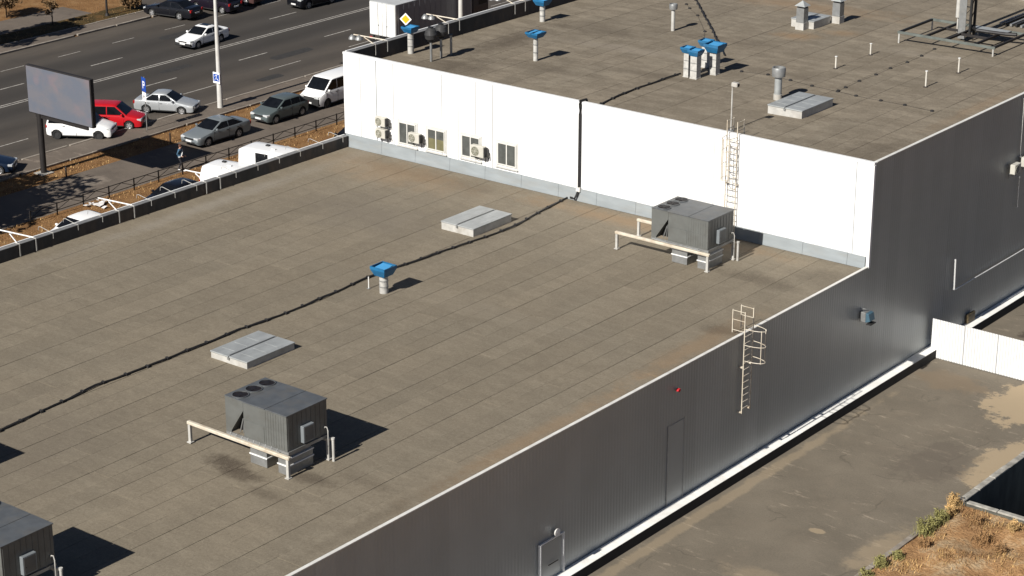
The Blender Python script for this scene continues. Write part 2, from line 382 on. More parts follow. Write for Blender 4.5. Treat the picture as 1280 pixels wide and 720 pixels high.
def dashes(name, x, first, period, length, w, n=30):
    root = link(name, None); root['kind'] = 'structure'; root['label'] = 'broken white lane line on the road'
    b = MB(); mark(b, 0, 0, length, w); me = b.mesh('lane_dash', M['line'], recalc=False)
    for k in range(-6, n): link('lane_dash', me, root, (x, first+k*period, 0))
dashes('lane_line', -75.3, 18.7, 9.35, 3.1, .13)
dashes('lane_line', -67.9, 17.3, 9.3, 3.0, .13)
dashes('lane_line', -64.25, 17.5, 8.6, 3.3, .11)
dashes('lane_line', -79.2, 18.9, 5.4, 2.2, .09)
# yard on the right, with the pit left open
yd = MB(); grid_sheet(yd, [.05, 9.0, 30], [-60, -6.95, 26, 150], .004, lambda x, y: x > 9.0 and y < 26); structure('yard', yd, M['yard'], recalc=False)
# dry slope: uneven earth
def slope_z(x, y): return .07+.22*min(1, max(0, (x-9.1)/2))*min(1, max(0, (-7.4-y)/1.2))*(.7+.5*math.sin(x*1.7+y*.9)+.35*math.sin(x*.7-y*2.1))
sp = MB(); nx, ny = 70, 60; X0, X1, Y0, Y1 = 9.11, 30., -50., -7.42
for j in range(ny+1):
    for i in range(nx+1):
        x = X0+(X1-X0)*(i/nx)**1.6; y = Y1-(Y1-Y0)*(j/ny)**2; sp.v.append((x, y, slope_z(x, y)+random.uniform(-.03, .03)))
for j in range(ny):
    for i in range(nx): sp.f.append([j*(nx+1)+i, j*(nx+1)+i+1, (j+1)*(nx+1)+i+1, (j+1)*(nx+1)+i]); sp.m.append(0)
structure('dry_slope', sp, M['slope'], smooth=60)
root = kerb_line('slope_kerb', 8.86, 9.1, -50, -7.6, .15, 1.6)
# pit: concrete walls and rim
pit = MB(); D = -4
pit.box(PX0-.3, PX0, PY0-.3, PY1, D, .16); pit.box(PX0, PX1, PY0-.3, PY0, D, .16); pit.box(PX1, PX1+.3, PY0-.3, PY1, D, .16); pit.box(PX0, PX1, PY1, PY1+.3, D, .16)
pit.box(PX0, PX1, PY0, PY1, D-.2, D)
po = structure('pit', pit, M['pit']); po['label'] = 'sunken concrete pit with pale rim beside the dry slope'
rim = MB(); y = PY0-.25
while y < PY1:
    rim.box(PX0-.30, PX0+.0, y+.012, y+1.4, .162, .26+random.uniform(-.02, .02)); y += 1.42
x = PX0+.1
while x < PX1-1.4:
    rim.box(x+.012, x+1.4, PY0-.26, PY0+.0, .162, .25+random.uniform(-.02, .02)); x += 1.42
rim.obj('rim_slabs', M['rim_stone'], po, bev=.02)

# ------------------------------------------------------------------ building
B = thing('retail_warehouse', 'flat roofed warehouse with white gable wall and charcoal corrugated side', 'building')
XL = -32.6
core = MB(); core.box(XL+.3, -.09, -70, .1, .0, 6.1); core.obj('lower_hall', M['dark_sheet'], B)
core = MB(); core.box(XL+.3, -.09, .1, 75, .0, 10.45); core.obj('upper_hall', M['dark_sheet'], B)
# roofs: a sloping bitumen deck, carrying separate felt sheets
def deck(name, zf, y0, y1):
    b = MB(); za, zb = zf(XL+.3), zf(0)
    b.prism([(XL+.3, y0, za-.3), (-.1, y0, zb-.3), (-.1, y0, zb-.02), (XL+.3, y0, za-.02)], (0, y1-y0, 0)); return b.obj(name, M['bitumen'], B)
lr = deck('lower_roof', zlow, -70, -.06); ur = deck('upper_roof', zup, .26, 75)
def felt(par, zf, seams, y0, y1, m, off, major):
    def gap(x): return .010 if any(abs(x-q) < .01 for q in major) else .0028
    slope = math.atan2(zf(0)-zf(-10), 10); me = {}
    for a, b_ in zip(seams[:-1], seams[1:]):
        w = b_-a; y = y1-random.uniform(1.5, off)
        edges = [y1]
        while y > y0: edges.append(y); y -= random.uniform(9.7, 10.5)
        edges.append(y0)
        for q, r in zip(edges[:-1], edges[1:]):
            L = q-r
            bm = MB(); lift = random.uniform(0, .004)
            n = 5
            for i in range(n+1):      # gently uneven long edges
                for side in (0, 1):
                    xx = (gap(a) if side == 0 else w-gap(b_))+random.uniform(-.004, .002)
                    for zz in (-.018, 0): bm.v.append((xx, .010+(L-.020)*i/n, zz+lift+(random.uniform(0, .006) if zz == 0 else 0)))
            for i in range(n):
                o, p = i*4, i*4+4
                bm.f += [[o+1, o+3, p+3, p+1], [o, p, p+2, o+2], [o, o+1, p+1, p], [o+2, p+2, p+3, o+3]]; bm.m += [0]*4
            bm.f += [[0, 2, 3, 1], [n*4, n*4+1, n*4+3, n*4+2]]; bm.m += [0]*2
            bm.obj('roofing_sheet', m, par, (a, r, zf(a)), (0, -slope, 0))
s = [-.25, -1.4, -2.4, -3.4, -4.35, -5.7, -6.65, -7.55, -8.6, -9.68, -10.6, -11.5, -12.7, -13.8]
while s[-1] > XL+1.9: s.append(s[-1]-random.uniform(.95, 1.4))
s.append(XL+.32); s = sorted(s)
felt(lr, zlow, s, -52, -.12, M['roof_low'], 10, [-2.4, -4.35, -5.7, -7.55, -9.68, -11.5, -13.8]+s[:-14:2])
s = [-.25, -1.1, -2.03, -3.0, -4.0, -5.1, -6.14]
while s[-1] > XL+1.9: s.append(s[-1]-random.uniform(.95, 1.4))
s.append(XL+.32); s = sorted(s)
felt(ur, zup, s, .3, 50, M['roof_up'], 10, [-2.03, -4.0, -6.14]+s[:-6:2])
# white front of the high hall, one panel after another
names = [XL+.0, -31.39, -30.23, -29.0, -27.9, -26.75, -25.65, -24.5, -23.36, -22.2, -21.1, -20, -18.85, -17.7, -16.6, -15.5, -14.3, -13.2, -12, -10.9, -9.8, -8.6, -7.5, -6.3, -5.2, -4, -2.9, -1.75, -.88, -.1]
for a, b_ in zip(names[:-1], names[1:]):
    w = MB(); gp = .03 if (a in (-31.39, -30.23, -25.65, -23.36, -.88)) else .004; w.box(a+gp, b_-gp, .002+random.uniform(0, .006), .09, 7.02, 11.46); w.obj('wall_panel', M['white_wall'], B, bev=.006)
b = MB(); b.box(XL+.02, -.12, .03, .26, 6.0, 11.45); b.obj('panel_backing', M['flash'], B)
b = MB(); b.box(XL-.01, .03, -.012, .2, 11.46, ZU+.0); b.obj('front_coping', M['white_wall'], B, bev=.01)
b = MB(); b.box(-.098, .06, -.03, .12, 6.5, 11.45); b.obj('corner_trim', M['white_wall'], B)
# upstand flashing at the foot of the white wall, in lengths
x = XL+.34
while x < -.15:
    x1 = min(x+2.4, -.12); f = MB(); f.prism([(x+.006, -.10, zlow(x)+.0), (x+.006, .0, zlow(x)), (x+.006, .0, 7.03), (x+.006, -.05, 7.03)], (x1-x-.012, 0, .005*(x1-x))); f.obj('flashing', M['flash'], B); x = x1
# charcoal corrugated side: profiled sheets one metre wide
def corrugated(z0, z1):
    b = MB(); pts = []; n = 5; p = 1/n
    for k in range(n):
        o = k*p; pts += [(o, 0), (o+.17*p, 0), (o+.34*p, .006), (o+.62*p, .006), (o+.8*p, 0)]
    pts.append((1.0, 0)); m = len(pts)
    for y, d in pts: b.v += [(d, y, z0), (d, y, z1)]
    for y, d in pts: b.v += [(-.015, y, z0), (-.015, y, z1)]
    for i in range(m-1): b.f.append([2*i, 2*i+2, 2*i+3, 2*i+1]); b.m.append(0)
    o = 2*m; b.f += [[o, o+1, o+2*m-1, o+2*m-2], [2*i for i in range(m)]+[o+2*i for i in range(m-1, -1, -1)], [2*i+1 for i in range(m)]+[o+2*i+1 for i in range(m-1, -1, -1)],
                     [0, 1, o+1, o], [2*m-2, 2*m-1, o+2*m-1, o+2*m-2]]; b.m += [0]*5
    return b.mesh('wall_sheet', M['dark_sheet'])
mlow, mup = corrugated(.30, 6.53), corrugated(.30, 11.53)
for k in range(-52, 45): link('wall_sheet', mlow if k < 0 else mup, B, (-.07+random.uniform(-.003, .003), k+.004, 0))
b = MB(); b.box(-.11, .045, -60, -.02, 6.53, ZR); b.obj('side_coping', M['coping'], B, bev=.01)
b = MB(); b.box(-.12, .04, .22, 62, 11.53, ZU); b.obj('upper_side_coping', M['coping'], B, bev=.01)
# plinth: white capped ledge, black foot
pl = MB(); pl.box(-.06, .47, -60, 62, 0.006, .46); pl.obj('plinth', M['black'], B)
y = -60
me = None
while y < 62:
    if me is None: b = MB(); b.prism([(-.03, .01, .462), (.48, .01, .462), (.48, .01, .478), (-.03, .01, .50)], (0, 2.98, 0)); me = b.mesh('plinth_cap', M['plinth'])
    link('plinth_cap', me, B, (0, y, random.uniform(-.003, .003))); y += 3
# left parapets
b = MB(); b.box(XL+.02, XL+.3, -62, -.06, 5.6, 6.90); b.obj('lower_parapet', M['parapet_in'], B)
b = MB(); b.box(XL-.02, XL+.3, -62, -.06, 6.902, 6.94); b.obj('parapet_coping', M['grey_coping'], B, bev=.01)
b = MB(); b.box(XL-.02, XL+.05, -62, -.06, 6.941, 6.97); b.obj('coping_edge', M['white_trim'], B, bev=.006)
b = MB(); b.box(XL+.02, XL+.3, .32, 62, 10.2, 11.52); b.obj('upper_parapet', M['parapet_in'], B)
b = MB(); b.box(XL-.02, XL+.3, .22, 62, 11.522, 11.555); b.obj('parapet_coping', M['grey_coping'], B, bev=.01)
b = MB(); b.box(XL-.02, XL+.07, .22, 62, 11.556, 11.6); b.obj('coping_edge', M['white_trim'], B, bev=.006)
b = MB(); b.box(XL, XL+.02, -62, 62, 0, 6.6); b.obj('street_wall', M['dark_sheet'], B)
b = MB(); b.box(XL, XL+.02, .05, 62, 6.602, 11.5); b.obj('street_wall', M['white_wall'], B)
# windows of the white wall
def window(x0, x1, z0, z1, blind=False):
    f = MB(); y = -.035; t = .07; xm = .5*(x0+x1)
    f.box(x0, x1, y-.04, .0, z1-t, z1); f.box(x0, x1, y-.04, .0, z0, z0+t)
    for a in (x0, x1-t, xm-.04): f.box(a, a+t, y-.04, .0, z0+t, z1-t)
    w = f.obj('window', M['window_frame'], B, bev=.006)
    for a, c in ((x0+t, xm-.04), (xm+.03, x1-t)):
        g = MB(); g.box(a, c, -.03, -.012, z0+t, z1-t); g.obj('pane', M['pane'], w)
        if blind: g = MB(); g.box(a+.005, c-.005, -.036, -.031, z0+t, z0+t+.55*(z1-z0-2*t)); g.obj('blind', M['blind'], w)
    s_ = MB(); s_.box(x0-.1, x0-.002, -.025, 0, z0-.1, z1+.1); s_.box(x1+.002, x1+.1, -.025, 0, z0-.1, z1+.1); s_.box(x0-.001, x1+.001, -.026, 0, z1+.002, z1+.1); s_.obj('surround', M['beige_trim'], w)
    s_ = MB(); s_.box(x0-.12, x1+.12, -.12, 0, z0-.14, z0-.1); s_.obj('sill', M['beige_trim'], w)
window(-28.63, -27.42, 7.2, 8.42); window(-26.62, -25.4, 7.24, 8.42, True); window(-24.27, -23.02, 7.3, 8.5); window(-21.86, -20.62, 7.32, 8.54)
# door low on the charcoal side
d = MB(); d.box(-.03, .0, -24.55, -23.35, .5, 2.1); d = d.obj('door', M['dark_sheet'], B)
b = MB(); b.box(-.028, .09, -24.75, -24.68, .5, 2.22); b.box(-.028, .09, -23.28, -23.21, .5, 2.22); b.box(-.028, .052, -24.66, -23.3, 2.16, 2.22); b.obj('frame', M['white_trim'], d)
b = MB(); b.tube((.06, -24.2, 1.15), (.06, -23.6, 1.15), .02); b.obj('handle', M['dark_metal'], d)
# a bricked up doorway outlined in the sheets
b = MB(); b.box(-.06, -.0525, -16.0, -14.83, .5, 4.1); rp = b.obj('repair_panel', M['dark_sheet'], B)
b = MB(); b.box(-.06, -.03, -16.02, -15.995, .5, 4.15); b.box(-.06, -.032, -14.835, -14.815, .5, 4.15); b.obj('strip', M['leg_grey'], rp)

# ------------------------------------------------------------------ things on the walls
def wall_condenser(x0, x1, z0, z1, label):
    cx, cz = (x0+x1)/2, z0; r = thing('air_conditioner', label, 'air conditioner', (cx, -.02, cz), 0, 'small air conditioners on the walls'); w, h = (x1-x0)/2, z1-z0
    b = MB(); b.box(-w, w, -.40, -.12, 0, h); b.obj('casing', M['ac_small'], r, bev=.02)
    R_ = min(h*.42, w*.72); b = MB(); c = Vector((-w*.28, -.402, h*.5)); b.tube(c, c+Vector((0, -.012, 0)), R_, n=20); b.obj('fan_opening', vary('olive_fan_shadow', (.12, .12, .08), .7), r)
    b = MB()
    for k in (.3, .62, .95):
        pts = [c+Vector((R_*k*math.cos(t*PI/10), -.018, R_*k*math.sin(t*PI/10))) for t in range(21)]; b.path(pts, .008, 4)
    for t in range(6): b.tube(c+Vector((0, -.018, 0)), c+Vector((R_*math.cos(t*PI/3), -.018, R_*math.sin(t*PI/3))), .007, n=4)
    b.obj('fan_guard', M['ac_small'], r)
    b = MB(); b.box(w+.002, w+.07, -.36, -.14, h*.08, h*.9); b.obj('valve_cover', M['plastic'], r)
    b = MB()
    for s_ in (-.6, .6): b.box(w*s_-.02, w*s_+.02, -.4, 0.0, -.05, -.003); b.box(w*s_-.02, w*s_+.02, -.025, .0, -.3, -.05)
    b.obj('bracket', M['galv'], r)
    b = MB(); b.path([(w+.08, -.25, h*.3), (w+.16, -.2, .0), (w+.14, -.1, -.1), (w+.1, -.02, h*.4)], .025, 6); b.obj('hose', M['plastic'], r)
    return r
wall_condenser(-30.0, -29.3, 8.02, 8.52, 'upper of two stacked small air conditioners left of the windows')
wall_condenser(-30.0, -29.3, 7.36, 7.86, 'lower of two stacked small air conditioners left of the windows')
wall_condenser(-27.66, -26.9, 7.53, 8.05, 'small air conditioner between the first and second windows')
wall_condenser(-23.36, -22.5, 7.58, 8.18, 'larger air conditioner overlapping the third window of the white wall')
def side_condenser(y, z, label):
    r = wall_condenser(-.34, .34, 0, .5, label); r.location = (.02, y, z); r.rotation_euler = (0, 0, PI/2)
side_condenser(14.3, 7.62, 'air conditioner high on the charcoal wall, the lower one'); side_condenser(15.5, 7.72, 'air conditioner high on the charcoal wall at the picture edge')
def conduit(pts, r, label, name='pipe', m='coping'):
    b = MB(); b.path(pts, r, 8)
    for p in (pts[0], pts[-1]): b.box(p[0]-.06, p[0]+.03, p[1]-.03, p[1]+.03, p[2]-.03, p[2]+.03)
    return tag(b.obj(name, M[m]), label, 'pipe')
conduit([(.05, 15.13, 11.3), (.05, 15.2, 8.6), (.05, 15.3, 8.2)], .018, 'thin conduit running down to the air conditioners from the roof edge')
conduit([(.05, 15.36, 7.1), (.05, 15.4, 5.5)], .018, 'thin conduit hanging below the air conditioners on the charcoal wall')
conduit([(.12, 8.66, 4.5), (.12, 8.75, 2.92)], .045, 'short upright white pipe on the charcoal wall above the fence', m='white_trim')
conduit([(.14, 8.9, 2.9), (.14, 13, 2.9), (.14, 30, 2.95)], .028, 'long level white pipe along the charcoal wall beyond the fence', m='white_trim')
r = thing('meter_box', 'small brown box at the wall foot just behind the white fence', 'box', (.0, 10.95, .5))
b = MB(); b.box(0, .12, -.4, .4, .02, .5); b.obj('case', vary('brown_box', (.20, .15, .08), .6), r, bev=.01); b = MB(); b.box(.122, .135, -.34, .34, .07, .45); b.obj('lid', vary('brown_lid', (.13, .10, .055), .6), r)
r = thing('vent_cowl', 'blue grey vent cowl sticking out of the charcoal wall', 'vent', (0, -.25, 4.3))
b = MB(); b.box(0, .30, -.24, .24, -.28, .2); b.obj('housing', M['galv'], r, bev=.02)
b = MB(); b.prism([(.305, -.24, .2), (.305, -.24, -.28), (.55, -.24, -.18), (.46, -.24, .16)], (0, .48, 0)); b.obj('cowl', M['cowl'], r, bev=.015)
b = MB(); b.box(.36, .6, -.25, .25, -.36, -.31); b.obj('outlet', M['black'], r)
b = MB(); b.path([(.0, -.1, .3), (.2, -.1, .34), (.25, 0, .3), (.22, .05, .23)], .025); b.obj('bracket', M['galv'], r)
r = thing('wall_lamp', 'small round white lamp above the side door', 'lamp', (.03, -23.75, 2.42))
b = MB(); b.lathe([(.0, 0), (.09, .01), (.15, .06), (.17, .12), (.0, .13)], n=14, cap=False); o = b.obj('shade', M['white_trim'], r, (0, 0, 0), (0, PI/2, 0), smooth=40); b = MB(); b.tube((0, 0, -.08), (.0, 0, .08), .035); b.obj('bracket', M['dark_metal'], r)
b = MB(); b.prism([(.0, -15.64, 5.62), (.0, -15.52, 5.55), (.0, -15.44, 5.62), (.0, -15.48, 5.70), (.0, -15.58, 5.68)], (.14, 0, 0)); tag(b.obj('red_tag', vary('red_plastic', (.5, .012, .02), .8)), 'small red tag stuck on the charcoal wall', 'tag')

# side ladder with cage
def ladder(name, label, width, zbot, ztop, rung0, hoops, depth, nbar=3, m='cream', landing=0):
    """local frame: x along the wall, -y outward, z up"""
    r = thing(name, label, 'ladder', (0, 0, 0), 0, 'caged ladders on the walls'); w = width/2
    for s_ in (-w, w):
        b = MB(); b.box(s_-.02, s_+.02, -.19, -.15, zbot, ztop); b.obj('rail', M[m], r)
    b0 = MB(); b0.tube((-w+.024, -.198, 0), (w-.024, -.198, 0), .018, n=6); me = b0.mesh('rung', M[m]); z = rung0
    while z < ztop-.9: link('rung', me, r, (0, 0, z)); z += .3
    pts = [(w*math.cos(t), -.2-depth*math.sin(t), 0) for t in [PI*k/12 for k in range(13)]]
    b0 = MB(); b0.path([(p[0]*1.0, p[1], 0) for p in pts], .016, 6); me = b0.mesh('hoop', M[m])
    for z in hoops: link('hoop', me, r, (0, 0, z))
    for k in range(nbar):
        t = PI*(k+1)/(nbar+1); b = MB(); x, y = w*math.cos(t), -.2-depth*math.sin(t); b.box(x-.018, x+.018, y-.015, y+.015, min(hoops)-.03, max(hoops)+.03); b.obj('cage_bar', M[m], r)
    for z in (zbot+.02, zbot+(ztop-zbot)*.45):
        for s_ in (-w, w): b = MB(); b.box(s_-.05, s_+.05, -.15, .02, z, z+.06); b.obj('wall_bracket', M[m], r)
    if landing:
        for s_ in (-w, w):
            b = MB(); b.box(s_-.019, s_+.019, landing-.019, landing+.019, ztop-1.05, ztop); b.obj('landing_post', M[m], r)
            for z in (ztop-.04, ztop-.45, ztop-.92): b = MB(); b.tube((s_, -.17, z), (s_, landing, z), .014, n=6); b.obj('landing_rail', M[m], r)
    return r
r = ladder('roof_ladder', 'cream caged ladder hanging on the charcoal wall from the low roof', .66, 2.95, 7.62, 3.2, (6.85, 6.12, 5.4), .82, 2, landing=.45)
r.location = (0, -10.4, 0); r.rotation_euler = (0, 0, PI/2)
r = ladder('roof_ladder', 'cream caged ladder climbing the white wall behind the air handler', .58, 6.5, 12.25, 6.8, (11.5, 10.9, 10.2, 9.5), .72, 3, landing=.4)
r.location = (-7.5, -.02, 0)

# white sheet fence running out from the wall
F = thing('sheet_fence', 'white corrugated sheet metal fence across the yard', 'fence', (0.47, 6.6, 0))
b = MB(); k = 0; pts = []
for k in range(12): o = k*.146; pts += [(o, 0), (o+.05, 0), (o+.065, -.035), (o+.13, -.035)]
pts.append((1.752, 0))
for x, y in pts: b.v += [(x, y, .05), (x, y, 2.05)]
for x, y in pts: b.v += [(x, .012, .05), (x, .012, 2.05)]
m = len(pts); o = 2*m
for i in range(m-1): b.f.append([2*i, 2*i+2, 2*i+3, 2*i+1]); b.f.append([o+2*i, o+2*i+1, o+2*i+3, o+2*i+2]); b.f.append([2*i+1, 2*i+3, o+2*i+3, o+2*i+1]); b.m += [0]*3
me = b.mesh('fence_sheet', M['fence'])
b = MB(); b.box(-.03, .03, .02, .08, 0, 2.0); mp = b.mesh('post', M['galv'])
b = MB(); b.box(0, 1.75, .02, .05, 0, .06); mr = b.mesh('fence_rail', M['galv'])
for k in range(5):
    link('fence_sheet', me, F, (-.3+k*1.77, 0, 0)); link('post', mp, F, (-.3+k*1.77+1.76, 0, 0)); [link('fence_rail', mr, F, (-.3+k*1.77, 0, zz)) for zz in (.0, .5, 1.5)]

# ------------------------------------------------------------------ low roof: air handlers
def air_handler(rear):
    r = link('air_handler', None)
    b = MB(); b.prism([(-3.2, .06, .98), (-3.2, .06, 2.38), (-2.27, .06, 2.38), (-2.27, .06, 2.02), (-2.92, .06, 1.06), (-2.92, .06, .98)], (0, 2.12, 0)); c = b.obj('condenser', M['ac_body'], r)
    b = MB(); b.prism([(-2.88, .35, 1.04), (-2.29, .35, 1.9), (-2.29, .35, 1.04)], (0, 1.55, 0)); b.obj('coil', M['dark_metal'], c)
    b = MB(); b.tube((-2.6, .2, 1.04), (-2.42, .2, 1.62), .025); b.tube((-2.45, .22, 1.04), (-2.38, .22, 1.7), .018); b.obj('pipework', M['galv'], c)
    b = MB(); b.box(-3.22, -2.262, .04, 2.2, 2.381, 2.41); b.obj('top_panel', M['ac_top'], c, bev=.008)
    for k in range(3):
        cy = .42+.7*k; f = MB(); f.lathe([(.30, 0), (.33, 0), (.33, .035), (.30, .035)], (-2.74, cy, 2.411), 22, cap=False); f.f += [[len(f.v)-22+i, len(f.v)-22+(i+1) % 22, (i+1) % 22, i] for i in range(22)]; f.m += [0]*22
        fo = f.obj('fan', M['ac_top'], r, smooth=40)
        f = MB(); f.tube((-2.74, cy, 2.4105), (-2.74, cy, 2.416), .30, n=22); f.obj('well', M['fan'], fo)
        f = MB()
        for q in range(5):
            t = 2*PI*q/5+k; u = Vector((math.cos(t), math.sin(t), 0)); v = Vector((-u.y, u.x, 0)); cc = Vector((-2.74, cy, 2.424))
            f.prism([cc+u*.07-v*.05, cc+u*.27-v*.08, cc+u*.28+v*.06+Vector((0, 0, .008)), cc+u*.07+v*.04+Vector((0, 0, .008))], (0, 0, .004))
        f.tube((-2.74, cy, 2.42), (-2.74, cy, 2.44), .075, n=12); f.obj('blades', vary('black_fan_blades', (.012, .010, .010), .5), fo)
    b = MB(); b.box(-2.258, -.05, .05, 2.18, .98, 2.37); b.obj('cabinet', M['ac_body'], r, bev=.008)
    for a, c in ((-2.262, -1.13), (-1.11, -.02)):
        b = MB(); b.box(a, c, .02, 2.21, 2.371, 2.412); b.obj('lid', M['ac_top'], r, bev=.008)
    for a, c in ((-2.24, -1.2), ):
        b = MB(); b.box(a, c, .035, .049, 1.05, 1.66); b.obj('access_panel', M['ac_body'], r, bev=.004)
    b = MB()
    for k in range(8): b.box(-1.12+.13*k, -1.105+.13*k, .04, .049, 1.03, 2.33)
    b.box(-2.24, -.07, .038, .049, 1.69, 1.70); b.obj('panel_ribs', M['ac_body'], r)
    b = MB()
    for k in range(9): b.box(-.049, -.04, .12+.24*k, .14+.24*k, 1.03, 2.33)
    b.obj('end_ribs', M['ac_body'], r)
    b = MB(); b.box(-.048, .12, .75, 1.32, 1.12, 1.78); q = b.obj('control_box', M['ac_light'], r, bev=.015)
    b = MB(); b.box(.121, .13, .8, 1.27, 1.17, 1.73); b.obj('control_door', M['ac_top'], q); b = MB(); b.tube((.131, .86, 1.4), (.15, .86, 1.4), .02); b.obj('knob', M['dark_metal'], q)
    b = MB(); b.box(-3.2, .0, .05, .09, .86, .975); b.box(-3.2, .0, 2.12, 2.18, .86, .975); b.box(-.05, .0, .09, 2.12, .86, .975); b.box(-3.2, -3.15, .09, 2.12, .86, .975); b.obj('base_frame', M['galv'], r)
    for a, c, e in ((-2.05, -1.2, 1.1), (-.62, -.12, 1.45)):
        b = MB(); b.box(a, c, .12, e, -.02, .6); b.box(a+.05, c-.05, .17, e-.05, .6, .9); q = b.obj('duct', M['galv'], r, bev=.006)
        for z in (.34, .62): b = MB(); b.box(a-.03, c+.03, .09, e+.03, z, z+.045); b.obj('flange', M['white_trim'], q)
    for yy, xa in ((-.02, -5.2), (2.12, rear)):
        b = MB(); b.box(xa, .12, yy-.08, yy+.08, .72, .86); q = b.obj('support_beam', M['cream'], r, bev=.03)
        for xx in (xa+.1, .02):
            b = MB(); b.box(xx-.06, xx+.06, yy-.05, yy+.05, -.03, .72); b.box(xx-.1, xx+.1, yy-.1, yy+.1, -.03, .015); b.obj('leg', M['leg_grey'], r)
    b = MB(); b.path([(.15, 2.0, .0), (.15, 2.0, 1.2), (.1, 2.0, 1.34), (.0, 2.0, 1.32), (-.04, 2.0, 1.25)], .022); b.obj('gas_pipe', M['leg_grey'], r)
    b = MB(); b.tube((.3, 2.1, -.02), (.3, 2.1, .85), .055, n=12); b.tube((.3, 2.1, .85), (.3, 2.1, .93), .07, n=12); b.obj('standpipe', M['leg_grey'], r)
    b = MB()
    for k in range(9): b.tube((-2.95+.3*k, -.02, .865), (-2.95+.3*k, .05, .99), .012, n=5)
    b.path([(-3.1, -.0, .92), (-2.2, .0, .89), (-1.3, .0, .91), (-.4, .0, .885)], .02, 6); b.obj('wiring', M['galv'], r)
    return r
A0, A1 = air_handler(-3.3), air_handler(-5.45)
specs = [((-5.42, -32.72), 'grey rooftop air handler with three fans in the middle of the low roof'), ((-5.64, -4.85), 'grey rooftop air handler close to the white wall and its ladder'),
         ((-5.42, -45.75), 'grey rooftop air handler cut off by the lower left picture corner'), ((-14.75, -42.75), 'grey rooftop air handler beyond the left edge casting a shadow tip on the roof')]
for i, ((x, y), lab) in enumerate(specs):
    o = A0 if i == 0 else A1 if i == 1 else copy_tree(A0)
    o.location = (x, y, zlow(x)+.03); tag(o, lab, 'air handler', 'rooftop air handlers')

# ------------------------------------------------------------------ roof hatches
def hatch(cx, cy, sx, sy, h, zf, label):
    r = thing('roof_hatch', label, 'roof hatch', (cx, cy, zf(cx)), 0, 'two leaf roof hatches'); a, b_ = sx/2, sy/2
    b = MB(); b.box(-a+.03, a-.03, -b_+.03, b_-.03, -.05, h); b.obj('curb', M['leg_grey'], r)
    for s0, s1 in ((-a, -.025), (.025, a)):
        b = MB(); b.box(s0, s1, -b_, b_, h+.004, h+.07); q = b.obj('leaf', M['galv_pale'], r, bev=.012)
        b = MB()
        for k in range(3): b.box(s0+.15, s1-.15, -b_+(k+.8)*sy/4-.012, -b_+(k+.8)*sy/4+.012, h+.07, h+.078)
        b.obj('stiffener', M['galv_pale'], q)
    b = MB(); b.box(-.06, -.028, -b_+.1, b_-.1, h+.071, h+.09); b.obj('joint_cover', M['galv'], r)
    b = MB(); b.box(-.05, .05, -b_-.03, -b_-.002, h-.08, h+.03); b.obj('latch', M['galv'], r)
    return r
p = [atlow(262, 447), atlow(310, 463), atlow(368, 437)]
hatch((p[0].x+p[1].x)/2-.02, p[1].y+1.45, 2.15, 2.85, .26, zlow, 'pale two leaf roof hatch beside the black cable and nearest air handler')
p = [atlow(549, 287), atlow(592, 297), atlow(636, 276)]
hatch((p[0].x+p[1].x)/2, p[1].y+1.5, 2.06, 3.0, .36, zlow, 'pale two leaf roof hatch on the low roof below the white wall windows')
p = [atup(957, 142), atup(1003, 149.5), atup(1039, 132)]
hatch((p[0].x+p[1].x)/2, p[1].y+1.5, 2.0, 3.0, .38, zup, 'pale two leaf roof hatch on the high roof beside a tall flue')
p = atup(987, 33)
hatch(p.x+.8, p.y+1.0, 1.55, 1.9, .42, zup, 'roof hatch standing behind the square chimney on the high roof')

# ------------------------------------------------------------------ blue headed vents
def blue_vent(p, h, label, rp=.2, head=.8, square=False, wings=False, rz=0, m='pale_block', flat=.52):
    """h: height of the head's rim over the roof"""
    r = thing('roof_vent', label, 'vent', p, rz, 'vents with blue heads'); hh = head*flat; zb = h-hh
    b = MB()
    if square: b.box(-rp, rp, -rp, rp, -.05, zb); b.box(-rp-.02, rp+.02, -rp-.02, rp+.02, -.03, .06)
    else: b.tube((0, 0, -.05), (0, 0, zb), rp, n=16)
    b.obj('flue', M[m], r, smooth=40)
    for z in (zb*.35, zb*.68):
        b = MB()
        if square: b.box(-rp-.012, rp+.012, -rp-.012, rp+.012, z, z+.03)
        else: b.tube((0, 0, z), (0, 0, z+.04), rp+.015, n=16)
        b.obj('band', M['galv'], r)
    a, t = head*.34, head*.5
    b = MB(); vs = [(-a, -a, zb), (a, -a, zb), (a, a, zb), (-a, a, zb), (-t, -t, zb+hh*.7), (t, -t, zb+hh*.7), (t, t, zb+hh*.7), (-t, t, zb+hh*.7), (-t, -t, zb+hh), (t, -t, zb+hh), (t, t, zb+hh), (-t, t, zb+hh)]
    i = t-.035; vs += [(-i, -i, zb+hh), (i, -i, zb+hh), (i, i, zb+hh), (-i, i, zb+hh), (-i, -i, zb+hh*.72), (i, -i, zb+hh*.72), (i, i, zb+hh*.72), (-i, i, zb+hh*.72)]
    fs = [(3, 2, 1, 0)]
    for o in (0, 4, 8, 12):
        for k in range(4): fs.append((o+k, o+(k+1) % 4, o+4+(k+1) % 4, o+4+k))
    fs.append((16, 17, 18, 19)); b.add(vs, fs); hd = b.obj('head', M['blue'], r)
    b = MB(); q = i-.06; b.prism([(-q, -q, zb+hh*.74), (q, -q, zb+hh*.74), (q*.86, q*.86, zb+hh*.93), (-q*.86, q*.86, zb+hh*.93)], (0, .0, .02)); b.obj('baffle', M['blue_light'], hd)
    b = MB(); b.box(-i, -q, -i, i, zb+hh*.725, zb+hh*.74); b.box(-q, i, q, i, zb+hh*.725, zb+hh*.74); b.obj('gap', M['black'], hd)
    if wings: b = MB(); b.box(-.02, .02, -t-.01, t+.01, zb+hh*.72, zb+hh+.012); b.obj('divider', M['black'], hd)
    return r
